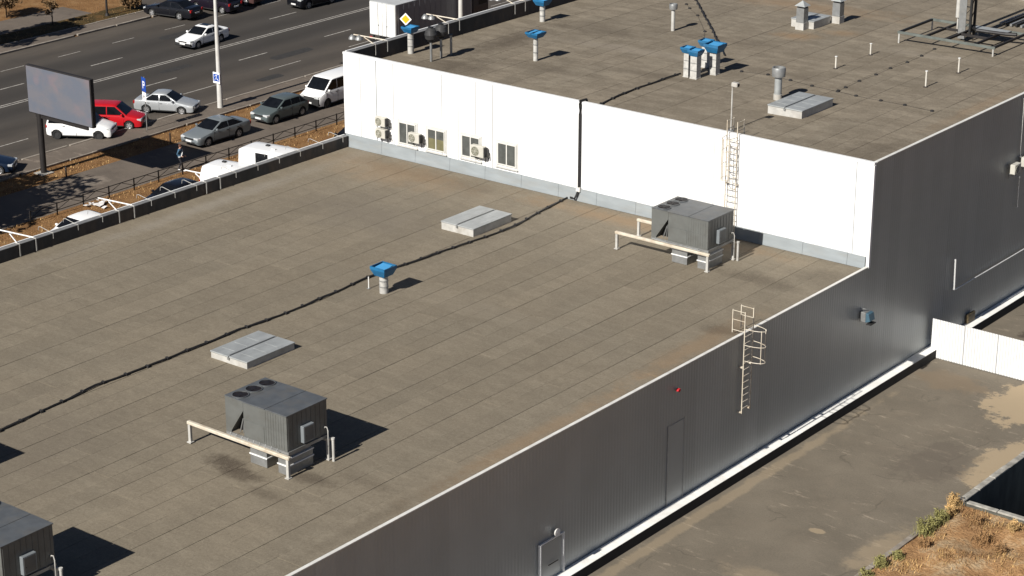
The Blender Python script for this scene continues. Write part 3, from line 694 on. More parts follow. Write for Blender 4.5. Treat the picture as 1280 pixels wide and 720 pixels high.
blue_vent(atlow(480, 366), 1.30, 'blue headed vent standing alone on the low roof', .2, .86, m='pale_block')
blue_vent(atup(513.5, 67), 1.55, 'blue headed vent beside the dark parapet of the high roof', .17, .74, flat=.45)
blue_vent(atup(669.5, 76), 1.62, 'blue split headed vent on a slim white flue on the high roof', .13, .84, wings=True, flat=.36)
blue_vent(atup(678, 27), 1.35, 'blue headed vent at the top edge of the picture by the parapet', .16, .8, flat=.45)
sq = ['front left of four clustered blue headed vents on square flues', 'front right of the close pair in the blue headed vent cluster', 'rear vent of the blue headed vent cluster', 'largest vent at the right of the blue headed vent cluster']
for lab, px, h, hd, rp in zip(sq, ((859, 96), (869, 98), (882, 84), (893, 93)), (1.62, 1.56, 1.5, 1.68), (.60, .66, .66, .9), (.15, .2, .17, .2)):
    blue_vent(atup(*px), h, lab, rp, hd, True, m='pale_block', flat=.5)
# plain flues
def flue(p, h, label, rp, cap_r, cap_h, m='galv_pale', base=True):
    r = thing('roof_flue', label, 'flue', p, 0, 'plain flues on the roof')
    b = MB(); b.tube((0, 0, -.05), (0, 0, h-cap_h*.6), rp, n=14); b.obj('pipe', M[m], r, smooth=40)
    if base: b = MB(); b.tube((0, 0, -.05), (0, 0, .3), rp+.035, n=14); b.obj('collar', M['concrete'], r, smooth=40)
    b = MB(); b.lathe([(rp+.01, h-cap_h), (cap_r*.95, h-cap_h*.92), (cap_r, h-cap_h*.2), (cap_r*.9, h), (cap_r*.8, h), (cap_r*.78, h-cap_h*.3), (.0, h-cap_h*.4)], n=16, cap=False); b.obj('cowl', M['galv'], r, smooth=40)
    return r
flue(atup(841, 38.5), 1.58, 'white flue with a grey cap left of the blue vent cluster', .11, .25, .34, 'leg_grey', False)
flue(atup(972, 124.5), 1.68, 'grey flue with a wide cowl beside the high roof hatch', .19, .36, .5)
# square chimneys with pyramid caps
def chimney(p, h, label):
    r = thing('square_chimney', label, 'chimney', p, 0, 'square sheet metal chimneys')
    b = MB(); b.box(-.27, .27, -.27, .27, -.05, .42); b.obj('base', M['leg_grey'], r)
    b = MB(); b.box(-.25, .25, -.25, .25, .42, h-.42); b.obj('shaft', M['galv'], r, bev=.01)
    b = MB(); b.box(-.22, .22, -.22, .22, h-.42, h-.3); b.obj('slot', M['black'], r)
    b = MB(); b.add([(-.34, -.34, h-.3), (.34, -.34, h-.3), (.34, .34, h-.3), (-.34, .34, h-.3), (0, 0, h)], [(3, 2, 1, 0), (0, 1, 4), (1, 2, 4), (2, 3, 4), (3, 0, 4)]); b.obj('cap', M['galv_pale'], r)
chimney(atup(1002, 36.5), 1.68, 'square metal chimney in front of a roof hatch')
chimney(atup(1047, 28.5), 1.62, 'square metal chimney standing clear to the right of the other')
# turbine headed pipes near the left parapet
tl = ['nearest dark turbine headed pipe by the parapet', 'middle dark turbine headed pipe by the parapet', 'plain pipe behind the two dark turbine heads']
for k, px in enumerate(((539, 77), (551.5, 72.5), (564, 68.5))):
    p = atup(*px); r = thing('turbine_vent', tl[k], 'vent', p, 0, 'row of three pipes by the parapet')
    b = MB(); b.tube((0, 0, -.05), (0, 0, 1.12), .07, n=12); b.obj('pipe', M['galv'], r, smooth=40)
    if k < 2:
        b = MB(); n = 26
        for q in range(n):
            t = 2*PI*q/n; pr = [(.12, 1.14), (.29, 1.28), (.35, 1.52), (.29, 1.76), (.1, 1.92)]; vs = []
            for rr, z in pr: vs += [(rr*math.cos(t), rr*math.sin(t), z), (rr*math.cos(t+.2), rr*math.sin(t+.2), z)]
            vs2 = [(x*.96, y*.96, z) for x, y, z in vs]
            b.add(vs+vs2, [(2*i, 2*i+1, 2*i+3, 2*i+2) for i in range(4)]+[(10+2*i+2, 10+2*i+3, 10+2*i+1, 10+2*i) for i in range(4)]+[(2*i, 2*i+2, 12+2*i, 10+2*i) for i in range(4)]+[(2*i+1, 11+2*i, 13+2*i, 3+2*i) for i in range(4)])
        b.obj('turbine_head', vary('sooty_metal', (.05, .05, .05), .6, .3), r)
        b = MB(); b.lathe([(.13, 1.1), (.2, 1.15)], n=14); b.tube((0, 0, 1.9), (0, 0, 1.94), .15, n=14); b.obj('ring', M['dark_metal'], r)
    else:
        b = MB(); b.tube((0, 0, 1.12), (0, 0, 1.16), .12, n=12); b.obj('ring', M['dark_metal'], r)
# short vent stubs
for px, h, lab in (((1044.5, 86), .66, 'short white vent stub left of the other thin stubs'), ((1088, 69), .63, 'short white vent stub farther from the hatch'), ((1157, 109), .84, 'taller white vent stub nearest the roof edge'), ((1198, 91.5), .8, 'taller white vent stub below the steel frame')):
    r = thing('vent_stub', lab, 'vent pipe', atup(*px), 0, 'thin white vent stubs'); b = MB(); b.tube((0, 0, -.03), (0, 0, h), .045, n=10); b.obj('pipe', M['stub'], r, smooth=40); b = MB(); b.tube((0, 0, h), (0, 0, h+.03), .07, n=10); b.obj('cap', M['white_trim'], r); b = MB(); b.lathe([(.16, -.01), (.09, .05)], n=12); b.obj('collar', M['bitumen'], r)
r = thing('marker_rod', 'thin white rod beside the lone blue vent', 'rod', atlow(461, 361)); b = MB(); b.tube((0, 0, -.02), (0, 0, .58), .025, n=8); b.obj('rod', M['white_trim'], r); b = MB(); b.box(-.07, .07, -.07, .07, -.01, .03); b.obj('foot', M['galv'], r)
# camera on a mast by the ladder head
p = Vector((-8.5, 1.25, zup(-8.5))); r = thing('camera_mast', 'white security camera on a thin mast above the wall ladder', 'camera', p)
b = MB(); b.tube((0, 0, -.02), (0, 0, 2.32), .035, n=8); b.obj('mast', M['leg_grey'], r); b = MB(); b.box(-.14, .14, -.14, .14, -.01, .03); b.obj('foot', M['galv'], r)
b = MB(); b.box(.0, .34, -.14, .10, 2.2, 2.42); b.obj('camera_body', M['leg_grey'], r, bev=.03); b = MB(); b.box(.341, .36, -.1, .06, 2.24, 2.36); b.obj('lens', M['glass'], r)

# ------------------------------------------------------------------ cables
def cable(name, pts, label, r=.038, every=1.05, two=True):
    t = thing(name, label, 'cable', pts[0]); o = Vector(pts[0]); fine = []
    for a, c in zip(pts[:-1], pts[1:]):
        n = max(2, int((c-a).length/.35))
        for k in range(n): fine.append(a.lerp(c, k/n)-o)
    fine.append(pts[-1]-o)
    vert = abs(pts[0].z-pts[1].z) > 2
    wob = fine if vert else [q+Vector((.03*math.sin(i*.9)+random.uniform(-.012, .012), .0, random.uniform(0, .012))) for i, q in enumerate(fine)]
    b = MB(); b.path(wob, r); b.obj('strand', M['cable'], t, smooth=60)
    if two: b = MB(); b.path([q+Vector((.05 if vert else .07*math.cos(i*.35), 0, .0)) for i, q in enumerate(fine)], r*.7); b.obj('strand', M['cable'], t, smooth=60)
    b0 = MB(); b0.box(-.085, .085, -.05, .05, -.05, .055); me = b0.mesh('cable_block', M['black'])
    d = 0
    for a, c in zip(fine[:-1], fine[1:]):
        d += (c-a).length
        if d > every and abs(c.z-a.z) < .1: link('cable_block', me, t, c, (0, 0, random.uniform(-.2, .2))); d = 0
    return t
pts = [atlow(*q)+Vector((0, 0, .06)) for q in ((-60, 565), (0, 540), (60, 512), (120, 483), (176, 463), (250, 433), (300, 413), (350, 396), (420, 366), (460, 348), (500, 334), (560, 313), (600, 300), (640, 285), (690, 258), (712, 247))]
pts += [Vector((-16.75, -.25, 6.52)), Vector((-16.6, -.14, 6.9))]
cable('cable_run', pts, 'black cable snaking across the low roof on small blocks')
r = cable('cable_run', [Vector((-16.58, -.07, 6.95)), Vector((-16.57, -.06, 11.3)), Vector((-16.56, -.1, 11.62)), Vector((-16.5, .35, 11.64)), Vector((-16.4, .5, zup(-16.4)+.05))], 'black cable climbing the white wall', .06, 9, True)
b = MB(); b.box(-.12, .12, -.08, .03, -.05, .18); b.obj('junction_box', M['coping'], r)
pts = [Vector((-16.4, .55, zup(-16.4)+.06))]+[atup(*q)+Vector((0, 0, .06)) for q in ((752, 131), (775, 120), (812, 106), (850, 93))]
cable('cable_run', pts, 'black cable from the wall top to the blue vent cluster')
pts = [atup(*q)+Vector((0, 0, .06)) for q in ((905, 70), (899, 56), (890, 38), (880, 19), (868, -2), (855, -20))]
cable('cable_run', pts, 'black cable leading away behind the blue vent cluster')
def conductor(pxs, label):
    pts = [atup(*q)+Vector((0, 0, .09)) for q in pxs]; t = thing('lightning_conductor', label, 'lightning wire', pts[0]); o = pts[0]
    b = MB(); b.path([p-o-Vector((0, 0, .06)) for p in pts], .006, 5); b.obj('wire', M['iron'], t)
    b0 = MB(); b0.lathe([(.10, -.09), (.09, -.02), (.04, .0)], n=10); me = b0.mesh('holder', M['black'])
    for p in pts: link('holder', me, t, p-o)
conductor(((927, 90), (960, 94), (988, 101), (1015, 108), (1047, 115), (1070, 120.5), (1101, 126.5), (1131, 132), (1165, 139.5)), 'lightning wire on black dots crossing the roof above the hatch')
conductor(((1048, 114), (1057, 110), (1074, 102), (1095, 94), (1113, 86), (1134, 78.5), (1152, 70.5), (1168, 62)), 'lightning wire on black dots running back to the steel frame')
conductor(((858, 6), (862, 11), (872, 20), (881, 40), (880, 49)), 'lightning wire on black dots behind the blue vent cluster')
b = MB(); a, c = atup(1157, 91), atup(1198, 76); b.path([Vector((a.x, a.y, a.z+.0))]+[a.lerp(c, k/6)+Vector((0, 0, .3*math.sin(PI*k/6)*-.2)) for k in range(1, 6)]+[c], .012, 5); w1 = b.obj('slack_wire', M['iron']); tag(w1, 'thin wire slung between two vent stubs', 'wire')

# ------------------------------------------------------------------ steel frame with mast
f1, f2, f3, f4 = [atup(*q) for q in ((1129, 52), (1237.5, 73), (1167.5, 36), (1276, 55))]
x0, x1, y0, y1 = (f1.x+f3.x)/2, (f2.x+f4.x)/2, (f1.y+f2.y)/2, (f3.y+f4.y)/2
r = thing('mast_frame', 'low steel frame carrying a dark mast on the high roof', 'steel frame', (x0, y0, zup(x0))); W, D2, H = x1-x0, y1-y0, .68
def beam(name, a, c, m='galv', th=.09, hh=.14, par=None):
    a, c = Vector(a), Vector(c); b = MB(); d = (c-a); L = d.length; an = math.atan2(d.y, d.x); b.box(0, L, -th/2, th/2, -hh, 0); return b.obj(name, M[m], par or r, a, (0, 0, an), bev=.008)
beam('front_beam', (-.1, 0, H), (W+.1, 0, H), 'frame_grey'); beam('rear_beam', (-.1, D2, H), (W+1.6, D2, H), 'frame_grey')
for k, fx in enumerate((0, .28, .5, .8, 1)): beam('cross_beam', (W*fx, .06, H-.002), (W*fx, D2-.06, H-.002), 'iron' if k else 'dark_metal', .12, .12)
beam('inner_beam', (W*.5, D2*.45, H-.004), (W*.8, D2*.45, H-.004), 'iron'); beam('inner_beam', (W*.28, D2*.62, H-.004), (W*.5, D2*.62, H-.004), 'iron')
for xx, yy in ((0, 0), (W, 0), (0, D2), (W, D2), (W*.5, D2)):
    b = MB(); b.tube((xx, yy, -.15), (xx, yy, H-.14), .05, n=10); b.box(xx-.08, xx+.08, yy-.08, yy+.08, -.12, .0+.0235*xx); b.obj('leg', M['leg_grey'], r)
mx, my = W*.43, D2*.62
b = MB()
for sx in (0, .62):
    for sy in (0, .5): b.box(mx+sx-.06, mx+sx+.06, my+sy-.06, my+sy+.06, .4, 7.5)
z = .5
while z < 7.3:
    b.box(mx+.06, mx+.56, my-.02, my+.02, z, z+.05); b.tube((mx+.62, my, z), (mx+.62, my+.5, z+.7), .025, n=6); b.tube((mx, my, z), (mx+.62, my, z+.7), .02, n=6); z += .75
b.obj('mast', M['dark_metal'], r)
b = MB(); b.box(mx-.05, mx+.38, my-.09, my-.062, .2, 7.4); b.obj('mast_sheet', M['galv'], r)
b = MB(); b.tube((mx-.55, my+.8, 1.15), (mx-.55, my+.8, 7.4), .14, n=14); b.tube((mx-.55, my+.8, .3), (mx-.55, my+.8, 1.15), .05, n=10); b.obj('lamp_tube', M['leg_grey'], r, smooth=40)
b = MB(); b.path([(mx+.75, my+.1, .9), (mx+.9, my+.2, .75), (mx+1.6, my+.35, .72), (mx+2.6, my+.4, .74), (mx+3.2, my+.5, .78)], .1, 8); b.obj('cable_bundle', M['cable'], r)
b = MB(); b.box(W*.5, W*.86, D2*.75, D2*.98, H+.003, H+.03); b.obj('walk_plate', M['galv_pale'], r)
p = atup(1249, 32); r = thing('cable_tray', 'stack of dark steel profiles lying on the high roof behind the frame', 'steel profiles', p, 0)
for k in range(5): b = MB(); b.box(k*.32, k*.32+.14, 0, 5.2, .05+.03*(k % 2), .2+.03*(k % 2)); b.obj('profile', M['dark_metal' if k % 2 else 'galv'], r, bev=.01)
b = MB(); b.box(-.1, 1.7, .4, .55, -.02, .05); b.box(-.1, 1.7, 4.4, 4.55, -.02, .05); b.obj('bearer', M['galv'], r)
p = atup(1270, -1); r = thing('rooftop_cabin', 'pale roof structure cut off by the upper right picture corner', 'roof structure', p, 0)
b = MB(); b.box(0, 4, 0, 4, -.2, 1.4); b.obj('walls', M['coping'], r, bev=.02); b = MB(); b.box(-.1, 4.1, -.1, 4.1, 1.402, 1.5); b.obj('roof', M['galv_pale'], r)

# ------------------------------------------------------------------ brackets and lamps on the parapets
def street_arm(y, z, label, lamp=False, L=1.75):
    r = thing('floodlight_bracket' if lamp else 'banner_bracket', label, 'bracket', (XL+.1, y, z), 0, 'white arms on the parapets')
    b = MB(); b.tube((.1, .55, .02), (-L, .0, .16), .035, n=8); b.tube((.1, -.45, .02), (-L*.55, .0, .12), .03, n=8); b.tube((-L*.55, .25, .08), (-L*.55, -.0, .12), .02, n=6); b.obj('arm', M['cream' if lamp else 'white_trim'], r)
    for y0 in (.53, -.45): b = MB(); b.prism([(.0, y0-.03, .0), (.281, y0-.03, .0), (.281, y0-.03, -.6), (.3, y0-.03, -.6), (.3, y0-.03, .03), (.0, y0-.03, .03)], (0, .06, 0)); b.obj('strap', M['leg_grey'], r)
    if lamp:
        for k, dx in enumerate((-L-.05, -L+.35)):
            b = MB(); b.lathe([(.0, .12), (.08, .1), (.2, -.05), (.22, -.14), (.18, -.14), (.0, -.02)], (dx, -.06+.1*k, .05), 12, cap=False); b.obj('floodlight', M['galv'], r, smooth=40)
    return r
for y, w in ((-22.5, 'nearest long white arm on the low parapet'), (-16.3, 'middle long white arm on the low parapet'), (-10.4, 'farthest long white arm on the low parapet, by the white vans')): street_arm(y, 6.97, w)
for y, w in ((2.7, 'floodlight arm at the white wall corner of the high parapet'), (8.9, 'floodlight arm on the high parapet in front of the lorry'), (15.0, 'floodlight arm on the high parapet at the picture top')): street_arm(y, 11.6, w, True)
ys = [(-20.9, 1), (-19.35, 1), (-17.8, 1), (-14.6, 1), (-13.0, 1), (-11.5, 1), (-8.7, 0), (-7.1, 0), (-5.5, 0), (-3.9, 0), (-2.15, 0), (-.55, 1)]
ordinal = ['first', 'second', 'third', 'fourth', 'fifth', 'sixth', 'seventh', 'eighth', 'ninth', 'tenth', 'eleventh', 'twelfth']
hook_labels = ['small white parapet hook, %s counted from the left picture edge' % q for q in ordinal]
hook_labels[-1] = 'small white parapet hook right beside the white wall corner'
h0 = None
for k, (y, hk) in enumerate(ys):
    if h0 is None:
        h0 = link('parapet_hook', None); b = MB(); b.path([(.05, 0, .0), (-.7, .04, .1), (-.85, .04, .06), (-.88, .04, -.12)], .014, 6); b.obj('hook', M['leg_grey'], h0); b = MB(); b.prism([(.0, -.016, .0), (.25, -.016, .0), (.25, -.016, -.28), (.265, -.016, -.28), (.265, -.016, .015), (.0, -.016, .015)], (0, .032, 0)); b.obj('strap', M['leg_grey'], h0); o = h0
    else: o = copy_tree(h0)
    o.location = (XL+.1, y, 6.965); tag(o, hook_labels[k], 'bracket', 'small white hooks on the parapet')

# ------------------------------------------------------------------ vehicles
def interp(pts, x):
    if x <= pts[0][0]: return pts[0][1]
    for (a, p), (c, q) in zip(pts[:-1], pts[1:]):
        if x <= c: return p+(q-p)*(x-a)/(c-a) if c > a else q
    return pts[-1][1]
SP = dict(
 sedan=dict(L=4.3, W=1.70, H=1.42, fo=.84, wb=2.52, r=.30, top=[(0, .56), (.05, .66), (.25, .72), (1.1, .90), (1.5, .93), (3.4, .95), (3.6, .97), (4.15, .95), (4.27, .85), (4.3, .66)], cab=(1.15, 1.98, 2.95, 3.72), belt=.91, pil=(2.42, ), wr=.74),
 oldsedan=dict(L=4.5, W=1.72, H=1.40, fo=.85, wb=2.6, r=.30, top=[(0, .60), (.04, .70), (.2, .74), (1.2, .90), (1.6, .92), (3.5, .94), (3.7, .96), (4.4, .93), (4.47, .85), (4.5, .62)], cab=(1.3, 2.15, 3.1, 3.95), belt=.90, pil=(2.6, ), wr=.74),
 bigsedan=dict(L=4.8, W=1.80, H=1.43, fo=.92, wb=2.72, r=.32, top=[(0, .55), (.06, .68), (.3, .76), (1.25, .93), (1.7, .95), (3.8, 1.0), (4.1, 1.02), (4.65, .99), (4.76, .88), (4.8, .66)], cab=(1.3, 2.25, 3.3, 4.25), belt=.94, pil=(2.75, ), wr=.73),
 hatch=dict(L=4.1, W=1.74, H=1.50, fo=.85, wb=2.55, r=.31, top=[(0, .58), (.06, .72), (.25, .80), (1.0, .98), (1.5, 1.0), (3.7, 1.03), (4.0, 1.0), (4.07, .85), (4.1, .6)], cab=(.98, 1.85, 3.35, 3.98), belt=.98, pil=(2.4, 3.25), wr=.76),
 wagon=dict(L=4.45, W=1.76, H=1.64, fo=.85, wb=2.8, r=.31, top=[(0, .60), (.06, .74), (.25, .82), (1.0, .99), (1.5, 1.0), (4.1, 1.02), (4.38, 1.0), (4.42, .85), (4.45, .6)], cab=(.98, 1.75, 4.05, 4.36), belt=.98, pil=(2.35, 3.3), wr=.80),
 mpv=dict(L=4.36, W=1.76, H=1.80, fo=.83, wb=2.8, r=.31, top=[(0, .62), (.06, .76), (.25, .86), (.95, 1.05), (1.5, 1.07), (4.1, 1.08), (4.30, 1.05), (4.34, .85), (4.36, .6)], cab=(.92, 1.7, 4.1, 4.3), belt=1.05, pil=(2.3, 3.2), wr=.83),
 suv=dict(L=4.5, W=1.84, H=1.68, fo=.86, wb=2.65, r=.35, top=[(0, .68), (.05, .88), (.25, .95), (1.15, 1.08), (1.6, 1.1), (3.9, 1.12), (4.4, 1.08), (4.47, .9), (4.5, .66)], cab=(1.15, 1.95, 3.8, 4.4), belt=1.07, pil=(2.5, 3.4), wr=.78),
 van=dict(L=4.9, W=1.92, H=1.96, fo=.90, wb=3.0, r=.33, top=[(0, .70), (.05, .86), (.15, .94), (.75, 1.16), (1.2, 1.2), (4.6, 1.2), (4.84, 1.18), (4.88, .9), (4.9, .6)], cab=(.66, 1.45, 4.65, 4.86), belt=1.17, pil=(1.95, 3.3), wr=.88),
 highvan=dict(L=5.6, W=1.98, H=2.58, fo=.95, wb=3.3, r=.34, top=[(0, .75), (.05, .95), (.2, 1.05), (.8, 1.25), (1.3, 1.3), (5.3, 1.3), (5.54, 1.28), (5.58, 1.0), (5.6, .6)], cab=(.7, 1.6, 5.5, 5.58), belt=1.27, pil=(2.0, 3.3, 4.3), wr=.92))
WHEEL = {}
def wheel(par, x, y, r, side, dark):
    k = (r, side, dark)
    if k not in WHEEL:
        b = MB(); prof = [(r*.62, -.09), (r*.93, -.095), (r, -.06), (r, .06), (r*.93, .095), (r*.62, .09)]; n = 20
        for rr, w in prof:
            for i in range(n): t = 2*PI*i/n; b.v.append((rr*math.cos(t), w, rr*math.sin(t)))
        for q in range(len(prof)):
            q2 = (q+1) % len(prof)
            for i in range(n): b.f.append([q*n+i, q*n+(i+1) % n, q2*n+(i+1) % n, q2*n+i]); b.m.append(0)
        ty = b.mesh('tyre', M['tyre'], smooth=50)
        b = MB(); b.tube((0, side*.02, 0), (0, side*.055, 0), r*.63, n=18); back = b.mesh('rim_back', M['rim_dark'])
        b = MB(); n = 5
        if dark: b.tube((0, side*.056, 0), (0, side*.075, 0), r*.4, n=12)
        else:
            for q in range(n):
                t = 2*PI*q/n; u = Vector((math.cos(t), 0, math.sin(t))); v = Vector((-math.sin(t), 0, math.cos(t))); o = Vector((0, side*.058, 0))
                b.prism([o+u*.03-v*.05, o+u*r*.6-v*.045, o+u*r*.6+v*.045, o+u*.03+v*.05], (0, side*.018, 0))
            b.tube((0, side*.058, 0), (0, side*.085, 0), r*.22, n=10)
            ring = [Vector((r*.6*math.cos(2*PI*i/16), side*.07, r*.6*math.sin(2*PI*i/16))) for i in range(17)]; b.path(ring, .022, 5)
        WHEEL[k] = (ty, back, b.mesh('rim', M['rim_dark' if dark else 'rim']))
    ty, back, rm = WHEEL[k]
    w = link('wheel', ty, par, (x, y, r)); q = link('rim', rm, w); link('hub_plate', back, w)
CARN = [0]
def car(kind, col, label, front=None, rear=None, side='L', heading=None, pos=None, z=0.0, group='vehicles on and beside the street', name='parked_car', cat='car', plate=True, darkrim=False, taillight=True, roofbox=None, solid=False, glassroof=False, bumper=False, win_rear=True):
    S = SP[kind]; L, W, H = S['L'], S['W'], S['H']
    hw = W/2-.1
    if pos is None:
        pf = at(*front, z); h = (pf-at(*rear, z)) if rear else Vector((math.cos(math.radians(heading)), math.sin(math.radians(heading)), 0))
        h = Vector((h.x, h.y, 0)).normalized(); n = Vector((-h.y, h.x, 0))
        c = pf+(-n if side == 'L' else n)*hw-h*(L/2-S['fo'])
    else: c = Vector(pos); h = Vector((math.cos(math.radians(heading)), math.sin(math.radians(heading)), 0))
    R = thing(name, label, cat, (c.x, c.y, z+.006), math.atan2(h.y, h.x), group); pm = P[col]
    if solid:
        for a, y in ((-1.4, .3), (-.6, -.2)): b = MB(); b.box(a-.13, a+.13, y-.1, y+.1, H-.01, H+.09); b.obj('roof_vent', M['plastic' if a < -1 else 'white_trim'], R, bev=.02)
    # --- body shell, front at +x
    xa = [S['fo'], S['fo']+S['wb']]; ra = S['r']+.055; sill = .22
    xs = set([0, .02, .06, .12, .25, .5, L-.5, L-.25, L-.12, L-.05, L-.01, L]+[p_[0] for p_ in S['top']])
    for a in xa:
        for k in range(-8, 9): xs.add(round(a+ra*math.sin(k/8*PI/2)*.9999, 4))
    k = .5
    while k < L-.4: xs.add(k); k += .3
    xs = sorted(x for x in xs if 0 <= x <= L)
    plan = [(0, .80), (.02, .86), (.12, .93), (.4, .985), (1.0, 1), (L-1.0, 1), (L-.4, .985), (L-.12, .94), (L-.02, .88), (L, .82)]
    bot = [(0, .34), (.03, .26), (.2, .22), (L-.25, .24), (L-.03, .30), (L, .40)]
    b = MB(); rows = []
    for x in xs:
        zt = interp(S['top'], x); zb = interp(bot, x); w = W/2*interp(plan, x)
        for a in xa:
            if abs(x-a) < ra: zb = max(zb, S['r']+math.sqrt(max(0, ra*ra-(x-a)**2)))
        zt2 = max(zt, zb+.06)
        half = [(w*.95, zb), (w*1.0, max(zb+.01, min(.52, zt2-.12))), (w*.99, max(zb+.02, zt2-.14)), (w*.955, zt2-.045), (w*.87, zt2-.004), (w*.45, zt2+.02), (0, zt2+.025)]
        row = [(L/2-x, y, zz) for y, zz in half]+[(L/2-x, -y, zz) for y, zz in reversed(half[:-1])]
        rows.append(len(b.v)); b.v += row
    m = 13
    for r0, r1 in zip(rows[:-1], rows[1:]):
        for j in range(m-1): b.f.append([r0+j, r0+j+1, r1+j+1, r1+j]); b.m.append(0)
        b.f.append([r0+m-1, r0, r1, r1+m-1]); b.m.append(1)
    b.f.append([rows[0]+j for j in range(m)]); b.m.append(0); b.f.append([rows[-1]+j for j in range(m)]); b.m.append(0)
    body = b.obj('body', [pm, M['plastic']], R, smooth=42)
    # --- cabin
    bf, rf, rr_, br = S['cab']; belt = S['belt']; wb_, wr = W/2*.93, W/2*S['wr']
    def zroof(x): return interp([(bf, belt-.02), (rf, H-.045), (rf+.25, H-.012), ((rf+rr_)/2, H), (rr_-.25, H-.015), (rr_, H-.05), (br, belt-.02)], x)
    def wat(zz): return wb_-(wb_-wr)*max(0, min(1, (zz-belt)/(H-belt)))
    cx = sorted(set([bf, (bf*2+rf)/3, (bf+2*rf)/3, rf, rf+.12, rf+.25, (rf+rr_)/2, rr_-.25, rr_-.1, rr_, (rr_*2+br)/3, (rr_+2*br)/3, br]))
    b = MB(); rows = []
    for x in cx:
        zt = zroof(x); t = max(0, min(1, (zt-belt)/(H-belt))); w = wat(zt)
        half = [(wb_*.995, belt-.12), (wb_, belt), (wat(belt+(zt-belt)*.5)+.012*t, belt+(zt-belt)*.5), (w+.005, zt-.05*t), (w-.05*t-.01, zt-.008*t), (w*.5, zt+.012*t), (0, zt+.016*t)]
        rows.append(len(b.v)); b.v += [(L/2-x, y, zz) for y, zz in half]+[(L/2-x, -y, zz) for y, zz in reversed(half[:-1])]
    for r0, r1 in zip(rows[:-1], rows[1:]):
        for j in range(m-1): b.f.append([r0+j, r0+j+1, r1+j+1, r1+j]); b.m.append(0)
    b.f.append([rows[0]+j for j in range(m)]); b.f.append([rows[-1]+j for j in range(m)]); b.m += [0, 0]
    b.obj('cabin', pm, R, smooth=42)
    # --- glass
    def screen(name, xb, xt, front):
        b = MB(); e = .012
        def pt(t, s_): 
            x = xb+(xt-xb)*t; zz = zroof(x); w = wat(zz)*.9; dx = e if front else -e
            return Vector((L/2-x+dx*.9, s_*w, zz+.016*t+e))
        poly = [pt(.1, -1), pt(.1, 0)+Vector(((.03 if front else -.03), 0, .004)), pt(.1, 1), pt(.93, 1), pt(.93, 0)+Vector(((.02 if front else -.02), 0, .014)), pt(.93, -1)]
        b.prism(poly, (-.02 if front else .02, 0, -.03)); b.obj(name, M['glass'], R)
    screen('windscreen', bf, rf, True)
    if win_rear: screen('rear_window', br, rr_, False)
    # side windows between the pillars
    z0, z1 = belt+.035, H-.105
    def xfront(zz): return bf+(rf-bf)*(zz-belt)/(H-.045-belt)+.13
    def xrear(zz): return br-(br-rr_)*(zz-belt)/(H-.05-belt)-.12
    lim = list(S['pil']); cuts = [None]+lim+[None]
    for i in range(len(cuts)-1):
        if solid and i > 0 and not (solid == 2 and i == 2): continue
        a, c = cuts[i], cuts[i+1]
        pts = [((xfront(z0) if a is None else a+.035), z0), ((xrear(z0) if c is None else c-.035), z0), ((xrear(z1) if c is None else c-.035), z1), ((xfront(z1) if a is None else a+.035), z1)]
        for s_ in (-1, 1):
            b = MB(); b.prism([(L/2-x, s_*(wat(zz)+.019), zz) for x, zz in pts], (0, -s_*.02, 0)); b.obj('side_window', M['glass'], R)
    # --- wheels
    for a in xa:
        for s_ in (-1, 1): wheel(R, L/2-a, s_*(W/2-.115), S['r'], s_, darkrim)
    b = MB(); b.box(L/2-xa[1]-.5, L/2-xa[0]+.5, -W/2+.24, W/2-.24, .2, .6); b.obj('underbody', M['plastic'], R)
    # --- lamps, grille, plates, mirrors, handles
    zh = interp(S['top'], .12)-.06
    for s_ in (-1, 1):
        b = MB(); y = s_*W/2*.66; b.prism([(L/2-.02, y-.2, zh-.1), (L/2-.02, y+.2, zh-.1), (L/2-.02, y+.2, zh+.05), (L/2-.02, y-.2, zh+.05)], (-.28, s_*.06, .03)); b.obj('headlight', M['lamp'], R, bev=.02)
        zt = interp(S['top'], L-.15); b = MB(); y = s_*W/2*.80; b.box(-L/2-.012, -L/2+.3, y-.11, y+.11, zt-.3, zt-.09); b.obj('tail_light', M['red_lamp'], R, bev=.02)
        b = MB(); xm = L/2-bf-.32; b.box(xm-.06, xm+.08, s_*(W/2-.02) if s_ > 0 else -W/2-.16, s_*(W/2-.02)+.18 if s_ > 0 else -W/2+.02, belt+.0, belt+.13); b.obj('mirror', pm, R, bev=.03)
        b = MB()
        for a in ((lim[0] if lim else 2.3)-.14, (lim[1] if len(lim) > 1 else (lim[0] if lim else 2.3)+.86)-.1): b.box(L/2-a-.09, L/2-a+.09, s_*W/2-.01, s_*W/2+.022, belt-.17, belt-.135)
        b.obj('door_handle', M['plastic'], R)
        b = MB(); seam = (lim[0] if lim else 2.3)
        for a in (bf+.12, seam, seam+.95): b.box(L/2-a-.006, L/2-a+.006, s_*W/2*.985-.012, s_*W/2*1.0+.004, .3, belt-.03)
        b.box(L/2-xa[1]+.4, L/2-xa[0]-.4, s_*W/2*.98-.02, s_*W/2+.008, .25, .31); b.obj('door_seams', M['plastic'], R)
    b = MB(); b.box(L/2-.06, L/2+.012, -W*.24, W*.24, zh-.1, zh+.0); b.box(L/2-.06, L/2+.014, -W*.3, W*.3, .3, .4); b.obj('grille', M['plastic'], R)
    if bumper:
        b = MB(); hb = .78 if kind == 'van' else .52; b.box(L/2-.22, L/2+.03, -W*.455, W*.455, .28, hb); b.obj('front_bumper', M['plastic'], R, bev=.03); b = MB(); b.box(-L/2-.03, -L/2+.1, -W*.43, W*.43, .34, .52); b.obj('rear_bumper', M['plastic'], R, bev=.03)
